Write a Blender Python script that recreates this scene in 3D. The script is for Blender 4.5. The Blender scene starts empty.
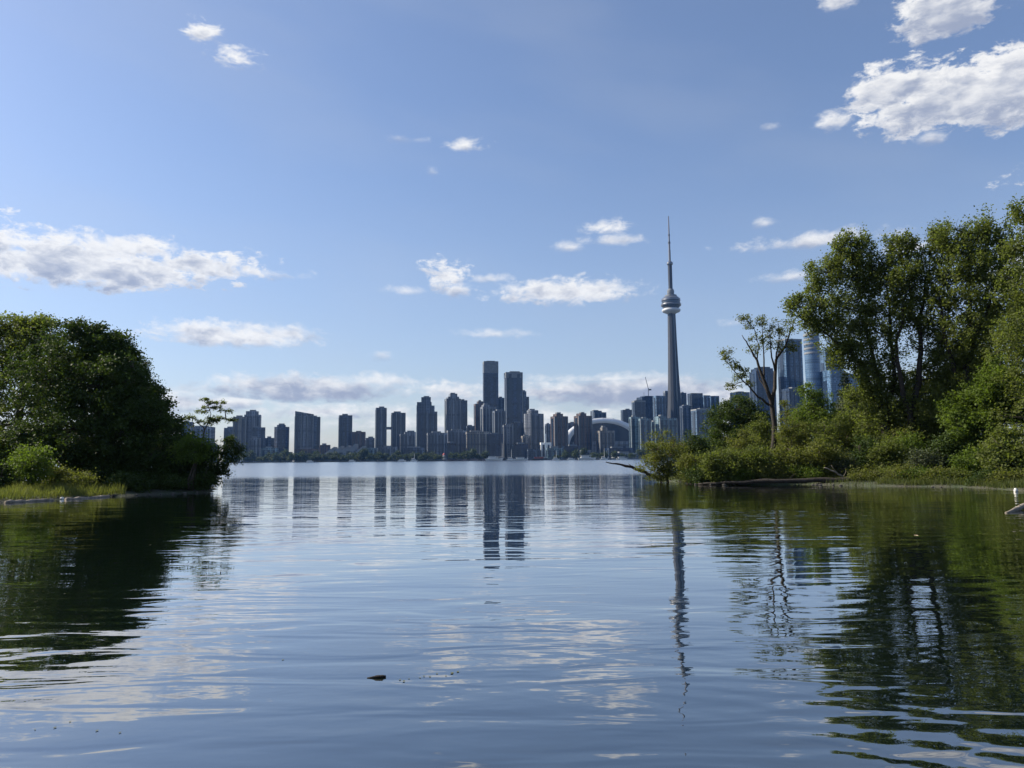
import bpy, math, random
import numpy as np
from mathutils import Vector, Matrix

# ------------------------------------------------------------------ camera
W, H, F = 1024, 768, 769.0
CAMZ = 1.6
PITCH = math.atan(75.5 / F)
ROLL = math.radians(0.5)
sc = bpy.context.scene
C = sc.collection
_f = Vector((0, math.cos(PITCH), math.sin(PITCH)))
_r0 = Vector((1, 0, 0)); _u0 = Vector((0, -math.sin(PITCH), math.cos(PITCH)))
_r = _r0 * math.cos(ROLL) - _u0 * math.sin(ROLL)
_u = _u0 * math.cos(ROLL) + _r0 * math.sin(ROLL)
cam = bpy.data.objects.new('camera', bpy.data.cameras.new('camera'))
C.objects.link(cam)
m3 = Matrix((_r, _u, -_f)).transposed()
cam.matrix_world = Matrix.Translation((0, 0, CAMZ)) @ m3.to_4x4()
cam.data.sensor_fit = 'HORIZONTAL'; cam.data.sensor_width = 36
cam.data.lens = 36 * F / W
cam.data.clip_start = 0.05; cam.data.clip_end = 20000
sc.camera = cam

def ray(px, py):
    return _f + _r * ((px - W / 2) / F) + _u * ((H / 2 - py) / F)
def at(px, py, Y):
    d = ray(px, py)
    return Vector((0, 0, CAMZ)) + d * (Y / d.y)
def gp(px, py, z=0.0):
    d = ray(px, py)
    return Vector((0, 0, CAMZ)) + d * ((z - CAMZ) / d.z)

# ------------------------------------------------------------------ light
SUN_AZ = math.radians(-75)      # measured from +Y (view), negative = left
SUN_EL = math.radians(37)
sun = bpy.data.objects.new('sun', bpy.data.lights.new('sun', 'SUN'))
C.objects.link(sun)
sun.data.energy = 4.9; sun.data.angle = math.radians(0.5); sun.data.color = (1.0, 0.91, 0.76)
sd = Vector((math.sin(SUN_AZ) * math.cos(SUN_EL), math.cos(SUN_AZ) * math.cos(SUN_EL), math.sin(SUN_EL)))
sun.rotation_euler = sd.to_track_quat('Z', 'Y').to_euler()
sun.location = (-60, 0, 60)

sc.view_settings.view_transform = 'Standard'; sc.view_settings.look = 'None'
EXPO = 0.68
sc.view_settings.exposure = EXPO; sc.view_settings.gamma = 1
sc.cycles.use_denoising = True
sc.cycles.max_bounces = 6; sc.cycles.diffuse_bounces = 3; sc.cycles.glossy_bounces = 3
sc.cycles.transmission_bounces = 4; sc.cycles.volume_bounces = 0; sc.cycles.transparent_max_bounces = 4
sc.cycles.sample_clamp_indirect = 4
sc.cycles.caustics_reflective = False; sc.cycles.caustics_refractive = False

# ------------------------------------------------------------------ world: Nishita sky + clouds by direction
world = bpy.data.worlds.new('World'); sc.world = world; world.use_nodes = True
world.cycles.sampling_method = 'MANUAL'; world.cycles.sample_map_resolution = 256
WT = world.node_tree; WT.nodes.clear()
SKY_STRENGTH = 0.095

class NT:
    """tiny node helper: values, sockets and numbers mix freely"""
    def __init__(s, tree): s.t = tree
    def new(s, typ, **kw):
        n = s.t.nodes.new(typ)
        for k, v in kw.items(): setattr(n, k, v)
        return n
    def put(s, sock, v):
        if v is None: return
        if isinstance(v, bpy.types.NodeSocket): s.t.links.new(v, sock)
        else: sock.default_value = v
    def m(s, op, a, b=None, c=None, clamp=False):
        n = s.new('ShaderNodeMath', operation=op, use_clamp=clamp)
        s.put(n.inputs[0], a); s.put(n.inputs[1], b); s.put(n.inputs[2], c)
        return n.outputs[0]
    def vm(s, op, a, b=None, out=0):
        n = s.new('ShaderNodeVectorMath', operation=op)
        s.put(n.inputs[0], a); s.put(n.inputs[1], b)
        return n.outputs[out]
    def xyz(s, x, y, z=0.0):
        n = s.new('ShaderNodeCombineXYZ')
        for i, v in enumerate((x, y, z)): s.put(n.inputs[i], v)
        return n.outputs[0]
    def sep(s, v):
        n = s.new('ShaderNodeSeparateXYZ'); s.put(n.inputs[0], v); return n.outputs
    def noise(s, vec, scale, detail=4, rough=0.55, dist=0.0, out=0):
        n = s.new('ShaderNodeTexNoise'); s.put(n.inputs['Vector'], vec)
        n.inputs['Scale'].default_value = scale; n.inputs['Detail'].default_value = detail
        n.inputs['Roughness'].default_value = rough; n.inputs['Distortion'].default_value = dist
        return n.outputs[out]
    def mr(s, v, a, b, c=0.0, d=1.0, smooth=True):
        n = s.new('ShaderNodeMapRange', interpolation_type='SMOOTHSTEP' if smooth else 'LINEAR')
        for i, x in enumerate((v, a, b, c, d)): s.put(n.inputs[i], x)
        return n.outputs[0]
    def mixc(s, f, a, b, blend='MIX'):
        n = s.new('ShaderNodeMix', data_type='RGBA', blend_type=blend)
        s.put(n.inputs[0], f); s.put(n.inputs[6], a); s.put(n.inputs[7], b)
        return n.outputs[2]
    def mixf(s, f, a, b):
        n = s.new('ShaderNodeMix', data_type='FLOAT')
        s.put(n.inputs[0], f); s.put(n.inputs[2], a); s.put(n.inputs[3], b)
        return n.outputs[0]

# node group: one cloud.  F = signed height above the cloud's edge, S = painted light, brighter towards its top
g = bpy.data.node_groups.new('cloud', 'ShaderNodeTree')
for nm in ('az', 'el', 'cx', 'cy', 'rx', 'rt', 'rb', 'noise', 'amp', 'prevF', 'prevS', 'bright'):
    g.interface.new_socket(nm, in_out='INPUT', socket_type='NodeSocketFloat')
for nm in ('F', 'S'):
    g.interface.new_socket(nm, in_out='OUTPUT', socket_type='NodeSocketFloat')
G = NT(g); gi = G.new('NodeGroupInput').outputs; go = G.new('NodeGroupOutput')
dx = G.m('DIVIDE', G.m('SUBTRACT', gi['az'], gi['cx']), gi['rx'])
dy0 = G.m('SUBTRACT', gi['el'], gi['cy'])
up = G.m('GREATER_THAN', dy0, 0.0)
ry = G.mixf(up, gi['rb'], gi['rt'])
dy = G.m('DIVIDE', dy0, ry)
rad = G.m('SQRT', G.m('ADD', G.m('MULTIPLY', dx, dx), G.m('MULTIPLY', dy, dy)))
fld = G.m('MULTIPLY', G.m('SUBTRACT', 1.0, rad), gi['rt'])
fld = G.m('ADD', fld, G.m('MULTIPLY', gi['noise'], gi['amp']))
shade = G.m('ADD', G.m('MULTIPLY', dy, 0.55), gi['bright'])
sel = G.mr(G.m('SUBTRACT', fld, gi['prevF']), -0.003, 0.003)
G.t.links.new(G.m('MAXIMUM', fld, gi['prevF']), go.inputs['F'])
G.t.links.new(G.mixf(sel, gi['prevS'], shade), go.inputs['S'])

# clouds: px centre, px radii (x, up, down), edge noise (px), brightness
CLOUDS = [
 (90, 270, 120, 30, 16, 20, .6), (195, 266, 70, 16, 9, 18, .6), (120, 250, 80, 14, 9, 12, .7), (245, 272, 40, 4, 4, 6, .7), (20, 262, 60, 20, 20, 14, .7),
 (228, 338, 74, 15, 8, 9, .55), (285, 335, 34, 9, 6, 6, .55),
 (300, 391, 92, 15, 11, 7, -.05), (375, 381, 40, 7, 5, 5, .7), (250, 383, 40, 8, 8, 6, .35),
 (205, 33, 15, 11, 10, 12, .75), (236, 56, 21, 8, 8, 10, .75), (466, 145, 15, 6, 5, 7, .8),
 (446, 275, 18, 14, 12, 15, .7), (458, 290, 10, 8, 8, 8, .7), (405, 291, 13, 4, 3, 4, .7), (495, 279, 13, 4, 3, 5, .7),
 (560, 294, 64, 14, 9, 11, .68), (600, 290, 40, 10, 5, 8, .68), (515, 290, 14, 7, 6, 6, .7),
 (606, 229, 20, 8, 5, 7, .7), (611, 241, 22, 6, 4, 6, .7), (566, 247, 12, 4, 3, 4, .75), (495, 334, 25, 4, 3, 3, .75),
 (382, 355, 8, 3, 3, 3, .6), (765, 223, 8, 3, 3, 4, .4), (785, 278, 17, 5, 4, 4, .55), (812, 242, 58, 7, 5, 7, .6),
 (840, 236, 34, 6, 4, 5, .6), (730, 324, 8, 3, 2, 3, .4), (770, 128, 5, 3, 2, 3, .3), (432, 172, 4, 3, 2, 3, .3), (405, 140, 12, 2, 2, 3, .2),
 (945, 12, 50, 34, 26, 15, .30), (840, 2, 16, 10, 8, 8, .3),
 (960, 100, 98, 38, 26, 20, .55), (1015, 90, 60, 44, 34, 18, .6), (890, 92, 44, 28, 20, 16, .6), (832, 122, 18, 8, 7, 7, .6), (930, 139, 13, 7, 6, 5, .4),
 (640, 395, 100, 17, 11, 5, -.25), (555, 392, 50, 10, 10, 7, .1), (720, 396, 50, 10, 10, 8, .3), (610, 379, 60, 4, 3, 4, .85),
 (190, 404, 60, 10, 8, 7, .15), (165, 400, 50, 6, 4, 4, .6), (455, 392, 40, 9, 8, 8, .5), 
 (330, 412, 70, 8, 7, 7, .35), (235, 402, 50, 6, 5, 6, .6), (580, 418, 90, 6, 5, 6, .7), (912, 248, 20, 6, 5, 6, .6),
 (500, 424, 150, 7, 6, 9, .6),
 (-140, 240, 120, 40, 22, 18, .55), (-260, 330, 150, 20, 10, 12, .5), (1200, 250, 130, 30, 18, 15, .55), (1330, 120, 150, 50, 30, 20, .5),
]
N = NT(WT)
tc = N.new('ShaderNodeTexCoord').outputs['Generated']
sx, sy, sz = N.sep(tc)
az = N.m('ARCTAN2', sx, sy)
el = N.m('DIVIDE', sz, N.m('SQRT', N.m('ADD', N.m('MULTIPLY', sx, sx), N.m('MULTIPLY', sy, sy))))
elc = N.m('MAXIMUM', el, 0.0)
pos = N.xyz(az, N.m('MULTIPLY', el, 1.7), 0.0)
warp = N.noise(pos, 26, 3, 0.5, out=1)
posw = N.vm('ADD', pos, N.vm('MULTIPLY', N.vm('SUBTRACT', warp, (0.5, 0.5, 0.5)), (0.022, 0.022, 0.0)))
n1 = N.noise(posw, 30, 10, 0.64)
nhi = N.noise(posw, 95, 6, 0.62)
n1c = N.m('ADD', N.m('MULTIPLY', N.m('SUBTRACT', n1, 0.5), 4.0), N.m('MULTIPLY', N.m('SUBTRACT', nhi, 0.5), 1.1))
posr = N.vm('ADD', posw, (-0.008, 0.014, 0.0))
n2 = N.noise(posr, 20, 6, 0.55)
painted_relief = N.m('SUBTRACT', N.noise(posw, 20, 6, 0.55), n2)  # sunward light on the billows, painted from offset noise
Fp, Sp = -1.0, 0.5
def azel(px, py):
    d = ray(px, py); return math.atan2(d.x, d.y), d.z / math.hypot(d.x, d.y)
for (cx, cy, rx, rt, rb, amp, br) in CLOUDS:
    a, e = azel(cx, cy)
    if abs(cx - 512) > 560:                       # outside the frame: small-angle sizes
        srx, srt, srb, sam = rx / F, rt / F, rb / F, amp / F
    else:
        a2, _ = azel(cx + rx, cy); a1, _ = azel(cx - rx, cy); srx = (a2 - a1) / 2
        _, e2 = azel(cx, cy - rt); _, e1 = azel(cx, cy + rb)
        srt, srb = e2 - e, e - e1; sam = amp / F
    n = N.new('ShaderNodeGroup'); n.node_tree = g
    for k, v in dict(az=az, el=el, cx=a, cy=e, rx=srx * 1.12, rt=srt * 1.12, rb=srb * 1.12, noise=n1c, amp=sam, prevF=Fp, prevS=Sp, bright=br).items():
        N.put(n.inputs[k], v)
    Fp, Sp = n.outputs['F'], n.outputs['S']
Fs = N.m('ADD', Fp, N.m('MULTIPLY', N.m('SUBTRACT', N.noise(posw, 48, 6, 0.6), 0.5), 0.012))
dens = N.m('POWER', N.mr(Fs, -0.004, 0.0125), 0.85)
# broken far cloud field low over the horizon
lowp = N.xyz(N.m('MULTIPLY', az, 1.0), N.m('MULTIPLY', el, 4.2), 11.0)
lown = N.noise(lowp, 9.0, 7, 0.6)
lown2 = N.noise(N.vm('ADD', lowp, (-0.004, 0.03, 0.0)), 9.0, 5, 0.6)
lowband = N.m('MULTIPLY', N.mr(el, 0.012, 0.04), N.mr(el, 0.075, 0.115, 1.0, 0.0))
lowd = N.m('MULTIPLY', N.mr(lown, 0.46, 0.60), lowband)
lowS = N.m('ADD', N.m('MULTIPLY', N.m('SUBTRACT', lown, lown2), 5.0), 0.62, clamp=True)  # billow light of the far clouds, painted the same way
inner = N.mr(Fs, 0.006, 0.028)                  # thick parts greyer than the rims: shade painted into the cloud
lum = N.m('ADD', N.m('SUBTRACT', Sp, N.m('MULTIPLY', inner, 0.50)), N.m('MULTIPLY', painted_relief, 3.0))
lum = N.mr(N.m('ADD', lum, 0.12), -0.55, 1.15)
ccol = N.mixc(lum, (0.36, 0.41, 0.54, 1), (1.0, 0.99, 0.97, 1))
ccol = N.vm('SCALE', ccol); WT.nodes[-1].inputs['Scale'].default_value = 1.0 / SKY_STRENGTH / 2 ** EXPO
lowc = N.mixc(lowS, (0.42, 0.49, 0.63, 1), (0.84, 0.86, 0.88, 1))
lowc = N.vm('SCALE', lowc); WT.nodes[-1].inputs['Scale'].default_value = 1.0 / SKY_STRENGTH / 2 ** EXPO
sky = N.new('ShaderNodeTexSky', sky_type='NISHITA')
sky.sun_disc = False; sky.sun_elevation = SUN_EL; sky.sun_rotation = SUN_AZ
sky.altitude = 0; sky.air_density = 1.0; sky.dust_density = 1.0; sky.ozone_density = 4.5
veil = N.mr(N.noise(N.xyz(N.m('MULTIPLY', az, 1.0), N.m('ADD', N.m('MULTIPLY', el, 2.6), N.m('MULTIPLY', az, 0.6)), 3.1), 2.2, 4, 0.5), 0.42, 0.75)
veilm = N.m('ADD', N.m('MULTIPLY', veil, 0.12), N.mr(el, 0.02, 0.45, 0.34, 0.07))
skyt = N.vm('MULTIPLY', sky.outputs[0], (1.0, 0.965, 0.985))
skyc = N.mixc(veilm, skyt, (0.36 / SKY_STRENGTH, 0.385 / SKY_STRENGTH, 0.42 / SKY_STRENGTH, 1))
WORLDCOL = N.mixc(N.m('MULTIPLY', dens, 0.95), N.mixc(N.m('MULTIPLY', lowd, 0.38), skyc, lowc), ccol)
bg = N.new('ShaderNodeBackground'); bg.inputs['Strength'].default_value = SKY_STRENGTH
WT.links.new(WORLDCOL, bg.inputs['Color'])
wo = N.new('ShaderNodeOutputWorld'); WT.links.new(bg.outputs[0], wo.inputs[0])

# ------------------------------------------------------------------ materials
def mat(name):
    m = bpy.data.materials.new(name); m.use_nodes = True
    t = m.node_tree; n = NT(t)
    b = t.nodes['Principled BSDF']; return m, n, b
def simple(name, col, rough=0.8, var=0.25, scale=3.0, metal=0.0, bump=0.0, spec=0.4):
    m, n, b = mat(name)
    co = n.new('ShaderNodeTexCoord').outputs['Object']
    k = n.noise(co, scale, 6, 0.6)
    c0 = tuple(c * (1 - var) for c in col) + (1,); c1 = tuple(min(1, c * (1 + var)) for c in col) + (1,)
    n.put(b.inputs['Base Color'], n.mixc(n.mr(k, 0.3, 0.7), c0, c1))
    b.inputs['Roughness'].default_value = rough; b.inputs['Metallic'].default_value = metal
    b.inputs['Specular IOR Level'].default_value = spec
    if bump:
        bn = n.new('ShaderNodeBump'); bn.inputs['Distance'].default_value = bump
        n.put(bn.inputs['Height'], n.noise(co, scale * 4, 5, 0.65)); n.put(b.inputs['Normal'], bn.outputs[0])
    return m
def leafmat(name, ca, cb, trans=0.35):
    m = bpy.data.materials.new(name); m.use_nodes = True; t = m.node_tree; t.nodes.clear(); n = NT(t)
    at_ = n.new('ShaderNodeAttribute'); at_.attribute_name = 'tint'; at_.attribute_type = 'GEOMETRY'
    co = n.new('ShaderNodeTexCoord').outputs['Object']
    f = n.m('ADD', n.m('MULTIPLY', at_.outputs['Fac'], 0.6), n.m('MULTIPLY', n.mr(n.noise(co, 0.9, 3), 0.3, 0.7), 0.4))
    col = n.mixc(f, tuple(ca) + (1,), tuple(cb) + (1,))
    b = n.new('ShaderNodeBsdfPrincipled'); n.put(b.inputs['Base Color'], col)
    b.inputs['Roughness'].default_value = 0.6; b.inputs['Specular IOR Level'].default_value = 0.16
    tr = n.new('ShaderNodeBsdfTranslucent')
    n.put(tr.inputs['Color'], n.mixc(1.0, col, (1.25, 1.35, 0.55, 1), 'MULTIPLY'))
    mx = n.new('ShaderNodeMixShader'); mx.inputs[0].default_value = trans
    t.links.new(b.outputs[0], mx.inputs[1]); t.links.new(tr.outputs[0], mx.inputs[2])
    o = n.new('ShaderNodeOutputMaterial'); t.links.new(mx.outputs[0], o.inputs[0])
    return m
def facade(name, wall, glass, floor=3.1, bay=4.0, gx=0.55, gz=0.55, grough=0.12, wrough=0.75):
    """window grid on walls; flat on roofs"""
    m, n, b = mat(name)
    p = n.new('ShaderNodeTexCoord').outputs['Object']
    nr = n.new('ShaderNodeNewGeometry').outputs['True Normal']
    px_, py_, pz_ = n.sep(p); nx_, ny_, nz_ = n.sep(nr)
    u = n.m('ADD', n.m('MULTIPLY', px_, n.m('MULTIPLY', ny_, -1.0)), n.m('MULTIPLY', py_, nx_))
    ub = n.m('DIVIDE', u, bay); zb = n.m('DIVIDE', pz_, floor)
    mu = n.m('LESS_THAN', n.m('FRACT', ub), gx); mz = n.m('LESS_THAN', n.m('FRACT', zb), gz)
    wal = n.m('LESS_THAN', n.m('ABSOLUTE', nz_), 0.5)
    mask = n.m('MULTIPLY', n.m('MULTIPLY', mu, mz), wal)
    wn = n.new('ShaderNodeTexWhiteNoise', noise_dimensions='2D')
    n.put(wn.inputs['Vector'], n.xyz(n.m('FLOOR', ub), n.m('FLOOR', zb)))
    gl = n.mixc(n.m('MULTIPLY', n.m('POWER', wn.outputs[0], 3.0), 0.5), tuple(glass) + (1,), tuple(min(1, c * 3.5 + .05) for c in glass) + (1,))
    grime = n.mr(n.noise(p, 0.05, 5, 0.6), 0.3, 0.7)
    wl = n.mixc(grime, tuple(c * .78 for c in wall) + (1,), tuple(c * 1.15 for c in wall) + (1,))
    st = n.new('ShaderNodeTexWhiteNoise', noise_dimensions='1D'); n.put(st.inputs['W'], n.m('FLOOR', n.m('DIVIDE', n.m('ADD', u, 1.7), 6.5)))
    zb2 = n.m('LESS_THAN', n.m('FRACT', n.m('DIVIDE', n.m('ADD', pz_, 5.0), 31.0)), .12)
    var = n.m('MULTIPLY', n.m('ADD', n.m('MULTIPLY', st.outputs[0], .95), .55), n.mixf(zb2, 1.0, .62))
    var = n.mixf(wal, 1.0, var)
    n.put(b.inputs['Base Color'], n.vm('MULTIPLY', n.mixc(mask, wl, gl), n.xyz(var, var, var)))
    n.put(b.inputs['Roughness'], n.mixf(mask, wrough, grough))
    n.put(b.inputs['Specular IOR Level'], n.mixf(mask, 0.2, 0.45))
    return m

M = {}
M['conc'] = facade('concrete_facade', (.22, .235, .265), (.022, .04, .07), 3.0, 4.5, .55, .5)
M['beige'] = facade('beige_facade', (.29, .265, .235), (.025, .04, .065), 3.0, 4.0, .5, .5)
M['grey'] = facade('grey_facade', (.11, .135, .18), (.014, .028, .055), 3.2, 5.0, .7, .6)
M['brick'] = facade('brick_facade', (.14, .105, .10), (.016, .024, .042), 3.0, 4.0, .45, .5)
M['dglass'] = facade('dark_glass_facade', (.018, .036, .075), (.006, .018, .046), 3.6, 3.0, .85, .8, .08, .4)
M['bglass'] = facade('blue_glass_facade', (.10, .145, .21), (.035, .075, .135), 3.6, 3.0, .85, .78, .08, .4)
M['lglass'] = facade('pale_glass_facade', (.20, .27, .30), (.05, .10, .14), 3.1, 4.0, .7, .65, .1, .5)
M['white'] = simple('white_paint', (.78, .78, .76), .5, .06, 2)
M['roofgrey'] = simple('roof_grey', (.16, .17, .18), .8, .2, .2)
M['band'] = simple('balcony_glass', (.018, .03, .052), .15, .2, .3, spec=.4)
M['rib'] = simple('pale_concrete', (.20, .21, .22), .8, .12, .1)
M['towerconc'] = simple('tower_concrete', (.038, .043, .052), .85, .1, .03)
M['podwhite'] = simple('radome_white', (.50, .52, .55), .45, .05, .2)
M['podmetal'] = simple('pod_metal', (.16, .17, .19), .3, .1, .3, metal=.5)
M['podglass'] = simple('pod_glass', (.03, .04, .05), .1, .1, .3, spec=.9)
M['antenna'] = simple('antenna_white', (.16, .16, .18), .6, .08, .2)
M['red'] = simple('faded_red', (.42, .07, .06), .6, .15, .5)
M['domewhite'] = simple('stadium_roof_membrane', (.66, .68, .72), .4, .05, .05)
M['steel'] = simple('dark_steel', (.08, .085, .09), .5, .1, 1, metal=.4)
M['greenroof'] = simple('copper_roof', (.22, .30, .26), .7, .15, .1)
M['bark'] = simple('bark', (.085, .068, .052), .95, .45, 6, bump=.03)
M['darkbark'] = simple('wet_bark', (.032, .026, .021), .85, .4, 6, bump=.03)
M['drift'] = simple('driftwood', (.24, .205, .165), .9, .35, 7, bump=.02)
M['stone'] = simple('shore_stone', (.09, .082, .07), .9, .35, 5, bump=.02)
M['palestone'] = simple('bleached_stone', (.74, .72, .67), .8, .12, 8)
M['soil'] = None
m, n, b = mat('bank_soil')
co = n.new('ShaderNodeTexCoord').outputs['Object']
c1 = n.mixc(n.mr(n.noise(co, .8, 6), .35, .65), (.055, .048, .032, 1), (.035, .055, .02, 1))
n.put(b.inputs['Base Color'], n.mixc(n.mr(n.noise(co, 9, 4), .4, .7), c1, (.07, .075, .045, 1))); b.inputs['Roughness'].default_value = .95
bn = n.new('ShaderNodeBump'); bn.inputs['Distance'].default_value = .08; n.put(bn.inputs['Height'], n.noise(co, 6, 6, .65)); n.put(b.inputs['Normal'], bn.outputs[0])
M['soil'] = m
M['cityground'] = simple('city_ground', (.09, .10, .08), .95, .3, .02)
L = {
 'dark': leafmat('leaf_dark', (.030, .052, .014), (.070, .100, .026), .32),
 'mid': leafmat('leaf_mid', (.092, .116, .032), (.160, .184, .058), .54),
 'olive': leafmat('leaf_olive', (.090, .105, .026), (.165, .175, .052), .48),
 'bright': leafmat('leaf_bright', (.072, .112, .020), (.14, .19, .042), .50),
 'grey': leafmat('leaf_greygreen', (.055, .072, .040), (.11, .125, .075), .30),
 'far': leafmat('leaf_far', (.03, .05, .02), (.07, .09, .035), .2),
 'spruce': leafmat('needle', (.012, .028, .020), (.03, .05, .035), .1),
 'grass': leafmat('grass_blade', (.10, .125, .035), (.20, .20, .07), .4),
 'reed': leafmat('reed_blade', (.05, .075, .022), (.12, .13, .045), .4),
}

# water: dark lake, mirror reflection with wind ripples (heights in metres)
m, n, b = mat('lake_water')
P = n.new('ShaderNodeNewGeometry').outputs['Position']
wx, wy, wz = n.sep(P)
dist = n.m('SQRT', n.m('ADD', n.m('MULTIPLY', wx, wx), n.m('MULTIPLY', wy, wy)))
b.inputs['Base Color'].default_value = (.004, .008, .006, 1)
b.inputs['IOR'].default_value = 2.3
b.inputs['Coat Weight'].default_value = 1.0; b.inputs['Coat IOR'].default_value = 1.5
p1 = n.xyz(n.m('MULTIPLY', wx, .30), wy, 0.0)
h1 = n.noise(p1, 2.0, 2, .45, .6)
p2 = n.xyz(n.m('ADD', n.m('MULTIPLY', wx, .45), n.m('MULTIPLY', wy, .1)), wy, 7.0)
h2 = n.noise(p2, .42, 2, .5, .3)
p3 = n.xyz(n.m('MULTIPLY', wx, .6), wy, 3.0)
h3 = n.noise(p3, 5.5, 2, .5)
patch = n.mr(n.noise(n.xyz(n.m('MULTIPLY', wx, .12), n.m('MULTIPLY', wy, .22), 5.0), 1.0, 2), .35, .65, .45, 1.0)
# ring ripples spreading from something that moved at the right
ctr = gp(760, 560)
rx_ = n.m('SUBTRACT', wx, ctr.x); ry_ = n.m('SUBTRACT', wy, ctr.y)
rr = n.m('SQRT', n.m('ADD', n.m('MULTIPLY', rx_, rx_), n.m('MULTIPLY', ry_, ry_)))
rr2 = n.m('ADD', rr, n.m('MULTIPLY', n.noise(P, .8, 2), .8))
ring = n.m('SINE', n.m('MULTIPLY', rr2, 21.0))
rmask = n.m('MULTIPLY', n.mr(rr, 5.0, 8.0), n.mr(rr, 11.0, 15.0, 1.0, 0.0))
rmask = n.m('MULTIPLY', rmask, n.mr(wx, 0.5, 2.2))
hgt = n.m('ADD', n.m('MULTIPLY', n.m('MULTIPLY', h1, patch), RIP1 := .0175), n.m('MULTIPLY', h2, RIP2 := .026))
hgt = n.m('ADD', hgt, n.m('MULTIPLY', n.m('MULTIPLY', h3, patch), RIP3 := .0017))
hgt = n.m('ADD', hgt, n.m('MULTIPLY', n.m('MULTIPLY', ring, rmask), .0010))
h4 = n.noise(n.xyz(n.m('MULTIPLY', wx, .55), wy, 9.0), 13.0, 2, .5)
hgt = n.m('ADD', hgt, n.m('MULTIPLY', n.m('MULTIPLY', h4, patch), .00015))
far = n.mr(wy, 62.0, 95.0)
farw = n.noise(n.xyz(n.m('MULTIPLY', wx, .4), wy, 0.0), .5, 3)
hgt = n.m('ADD', hgt, n.m('MULTIPLY', n.m('MULTIPLY', farw, far), .12))
bn = n.new('ShaderNodeBump'); bn.inputs['Distance'].default_value = 1.0; bn.inputs['Strength'].default_value = 1.0
n.put(bn.inputs['Height'], hgt); n.put(b.inputs['Normal'], bn.outputs[0]); n.put(b.inputs['Coat Normal'], bn.outputs[0])
rough = n.m('ADD', n.mr(dist, 8.0, 60.0, .012, .05), n.m('MULTIPLY', far, .17))
n.put(b.inputs['Roughness'], rough); n.put(b.inputs['Coat Roughness'], rough)
M['water'] = m

# ------------------------------------------------------------------ mesh helpers
def tag(o, label=None, cat=None, group=None, kind=None):
    if label: o['label'] = label
    if cat: o['category'] = cat
    if group: o['group'] = group
    if kind: o['kind'] = kind
    return o
def empty(name, loc, label=None, cat=None, group=None):
    o = bpy.data.objects.new(name, None); C.objects.link(o); o.location = loc
    o.empty_display_size = .2
    return tag(o, label, cat, group)

class MB:
    def __init__(s): s.v = []; s.f = []
    def add(s, vs, fs):
        k = len(s.v); s.v += [tuple(v) for v in vs]; s.f += [tuple(i + k for i in f) for f in fs]
    def prism(s, pts, z0, z1, top=None):
        """vertical prism; top = optional (x,y) ring for a taper"""
        n = len(pts); tp = top or pts
        vs = [(x, y, z0) for x, y in pts] + [(x, y, (z1 if not callable(z1) else z1(x, y))) for x, y in tp]
        fs = [(i, (i + 1) % n, n + (i + 1) % n, n + i) for i in range(n)] + [tuple(range(n))[::-1], tuple(range(n, 2 * n))]
        s.add(vs, fs)
    def box(s, c, a, b_, z0, z1, th=0.0):
        """centre (x,y), size a (along front) x b_ (depth), yaw th"""
        ct, st = math.cos(th), math.sin(th)
        pts = [(c[0] + x * ct - y * st, c[1] + x * st + y * ct) for x, y in ((-a/2, -b_/2), (a/2, -b_/2), (a/2, b_/2), (-a/2, b_/2))]
        s.prism(pts, z0, z1)
    def ring(s, prof, c=(0, 0), n=24):
        """lathe: prof = [(r,z)]"""
        k = len(prof); vs = []
        for r, z in prof:
            for i in range(n):
                a = 2 * math.pi * i / n; vs.append((c[0] + r * math.cos(a), c[1] + r * math.sin(a), z))
        fs = [(j * n + i, j * n + (i + 1) % n, (j + 1) * n + (i + 1) % n, (j + 1) * n + i) for j in range(k - 1) for i in range(n)]
        fs += [tuple(range(n))[::-1], tuple((k - 1) * n + i for i in range(n))]
        s.add(vs, fs)
    def tube(s, pts, rads, n=6):
        pts = [Vector(p) for p in pts]; vs = []
        up = Vector((.31, .17, .93))
        for i, p in enumerate(pts):
            d = (pts[min(i + 1, len(pts) - 1)] - pts[max(i - 1, 0)]).normalized()
            a = d.cross(up)
            if a.length < .05: a = d.cross(Vector((1, 0, 0)))
            a.normalize(); b2 = d.cross(a)
            for k in range(n):
                t = 2 * math.pi * k / n
                vs.append(p + (a * math.cos(t) + b2 * math.sin(t)) * rads[i])
        fs = [(j * n + i, j * n + (i + 1) % n, (j + 1) * n + (i + 1) % n, (j + 1) * n + i) for j in range(len(pts) - 1) for i in range(n)]
        fs += [tuple(range(n))[::-1], tuple((len(pts) - 1) * n + i for i in range(n))]
        s.add(vs, fs)
    def build(s, name, mt, parent=None, origin=(0, 0, 0), smooth=False):
        me = bpy.data.meshes.new(name)
        ox, oy, oz = origin
        me.from_pydata([(x - ox, y - oy, z - oz) for x, y, z in s.v], [], s.f)
        me.materials.append(mt)
        if smooth: me.polygons.foreach_set('use_smooth', [True] * len(me.polygons))
        o = bpy.data.objects.new(name, me); C.objects.link(o)
        if parent is not None: o.parent = parent
        else: o.location = origin
        return o

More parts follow.
